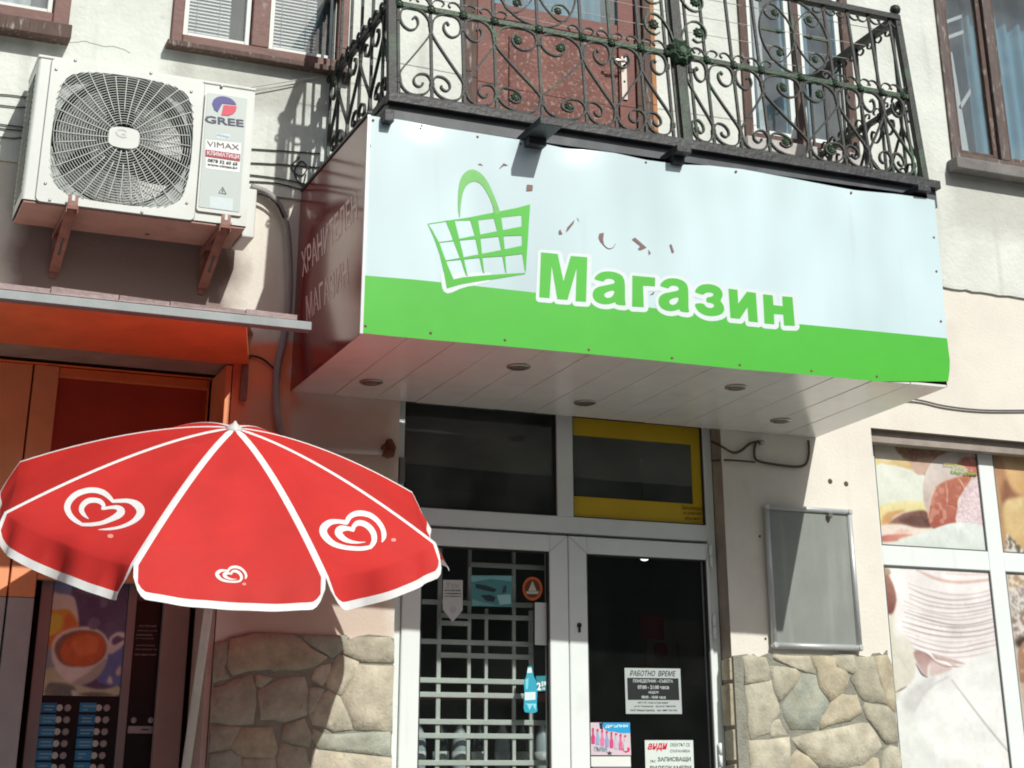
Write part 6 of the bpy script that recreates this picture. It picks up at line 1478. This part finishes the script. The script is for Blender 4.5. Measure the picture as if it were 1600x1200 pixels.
b = MB(); polyP(b, a7([(235,95),(260,80),(612,80),(622,225),(480,225),(400,205),(300,200),(245,150)]), PN(.0022)); obj('blue_flash', b, ink(20,160,215), t)
b = MB(); polyP(b, a7([(190,85),(250,80),(235,110),(240,185),(200,160)]), PN(.0024)); obj('dark_swoosh', b, ink(20,25,60), t)
text_on('lettering', 'ДРЪПНИ', *a7([(275,115),(585,108),(275,158)]), PN(.0028), ink(235,245,248), t, .03)
for i in range(8):
    x_, y_ = 105+i*64, 265+i*14; c_ = ((205,60,120),(150,170,205),(220,120,165),(150,160,200),(214,70,130),(190,195,205),(220,110,150),(205,205,210))[i]
    b = MB(); polyP(b, a7([(x_-12,y_-95),(x_+10,y_-95),(x_+12,y_-20),(x_+26,y_+10),(x_+24,y_+110),(x_-22,y_+110),(x_-26,y_+10),(x_-12,y_-20)]), PN(.0030+i*.0001)); obj('printed_bottle', b, ink(*c_), t)
    b = MB(); polyP(b, a7([(x_-13,y_-110),(x_+12,y_-110),(x_+12,y_-80),(x_-13,y_-80)]), PN(.0040)); obj('printed_cap', b, ink(215,40,90), t)
text_on('lettering', 'ПЪРВИ!', *a7([(120,415),(300,425),(120,480)]), PN(.0024), ink(70,140,150), t, .02)
b = MB(); polyP(b, a7([(500,440),(560,420),(615,430),(610,480),(560,500),(530,480)]), PN(.0026)); obj('pink_splash', b, ink(220,40,100), t)
b = MB(); st = [(332+(44 if a % 2 == 0 else 18)*math.sin(a*math.pi/5), 505-(34 if a % 2 == 0 else 14)*math.cos(a*math.pi/5)) for a in range(10)]; polyP(b, a7(st), PN(.0026)); obj('printed_star', b, ink(25,25,40), t)
t = sheet_thing('paper_strip', [(65,550),(622,550),(628,692),(66,692)], ink(228,232,226), 'blank white paper strip taped just below the pink and blue sticker', 'sticker', KA7, 915, 1120)
t = sheet_thing('lower_sticker', [(95,700),(628,697),(640,900),(98,900)], ink(110,120,160), 'bluish sticker cut off at the very bottom of the right door pane', 'sticker', KA7, 915, 1120)
K5z = 3.3346; d5 = lambda L: sc(L, K5z, 640, 840)
t = sheet_thing('arrow_notice', [(174,220),(276,222),(276,378),(224,440),(172,376)], ink(196,200,198), 'white paper notice shaped like a downward arrow on the left door pane', 'sign', K5z, 640, 840)
text_on('lettering', 'ТУК', *d5([(190,238),(262,240),(190,265)]), PN(.0022), ink(165,170,168), t, .02)
for s, y in (('не се разговаря', 276), ('с продавача', 292), ('по телефон', 306)): text_on('lettering', s, *d5([(182,y-4),(268,y-3),(182,y+4)]), PN(.0022), ink(30,35,38), t, .05)
b = MB(); pts_ = [(225+18*math.cos(a*math.pi/8), 375+18*math.sin(a*math.pi/8)) for a in range(16)]; polyP(b, d5(pts_), PN(.0022)); obj('printed_ring', b, ink(180,184,182), t)
t = sheet_thing('teal_poster', [(318,195),(535,198),(532,362),(322,358)], ink(70,135,140), 'teal poster with dark fish shapes at the top of the left door pane', 'poster', K5z, 640, 840)
for L, c_ in (([(320,200),(532,200),(530,228),(420,215),(322,232)], (120,180,180)), ([(342,240),(400,250),(455,270),(440,285),(390,275),(345,262)], (28,50,58)), ([(370,300),(420,298),(448,310),(440,335),(400,330)], (25,45,55)), ([(455,300),(525,295),(528,345),(470,350)], (150,200,198)), ([(490,255),(505,245),(503,285),(480,290)], (40,70,78)), ([(325,320),(370,335),(440,350),(530,355),(325,355)], (110,165,168))):
    b = MB(); polyP(b, d5(L), PN(.0022+.0002*len(t.children))); obj('printed_shape', b, ink(*c_), t)
b = MB(); cpts = [(640+52*math.cos(a*math.pi/12), 266+62*math.sin(a*math.pi/12)) for a in range(24)]
t = sheet_thing('round_sticker', cpts, ink(205,95,25), 'round orange sticker with a pale pyramid emblem, top right of the left door pane', 'sticker', K5z, 640, 840)
b = MB(); polyP(b, d5([(640+40*math.cos(a*math.pi/10), 266+48*math.sin(a*math.pi/10)) for a in range(20)]), PN(.0022)); obj('inner_disc', b, ink(95,45,20), t)
b = MB(); polyP(b, d5([(640,225),(662,278),(618,278)]), PN(.0026)); polyP(b, d5([(606,280),(674,280),(668,294),(612,294)]), PN(.0026)); obj('pyramid_emblem', b, ink(190,195,175), t)
t = sheet_thing('blank_paper', [(652,338),(722,340),(722,562),(652,558)], ink(205,214,212), 'blank white paper taped at the right edge of the left door pane', 'sticker', K5z, 640, 840)
t = sheet_thing('bottle_sticker', [(616,672),(636,670),(642,700),(646,722),(660,750),(665,800),(662,870),(665,905),(650,914),(600,910),(594,890),(598,800),(594,760),(608,720)], ink(40,165,190), 'turquoise bottle shaped advertising sticker on the left door pane', 'sticker', K5z, 640, 840)
for L, c_ in (([(616,680),(634,678),(638,704),(612,706)], (225,240,240)), ([(600,806),(656,804),(656,845),(600,848)], (215,235,238)), ([(604,740),(620,730),(616,790),(606,790)], (120,215,228)), ([(600,865),(660,865),(656,900),(640,870),(625,900),(612,870)], (140,220,232))):
    b = MB(); polyP(b, d5(L), PN(.0022)); obj('printed_shape', b, ink(*c_), t)
t = sheet_thing('price_tag', [(657,722),(708,720),(712,798),(668,802)], ink(30,130,140), 'teal price tag reading 2.59 beside the bottle shaped sticker', 'price tag', K5z, 640, 840)
text_on('lettering', '2', *d5([(662,755),(684,754),(664,796)]), PN(.0022), ink(235,242,242), t, .04); text_on('lettering', '59', *d5([(686,750),(711,748),(686,776)]), PN(.0022), ink(235,242,242), t, .04); text_on('lettering', 'лв', *d5([(690,782),(706,781),(690,793)]), PN(.0022), ink(235,242,242), t, .02)
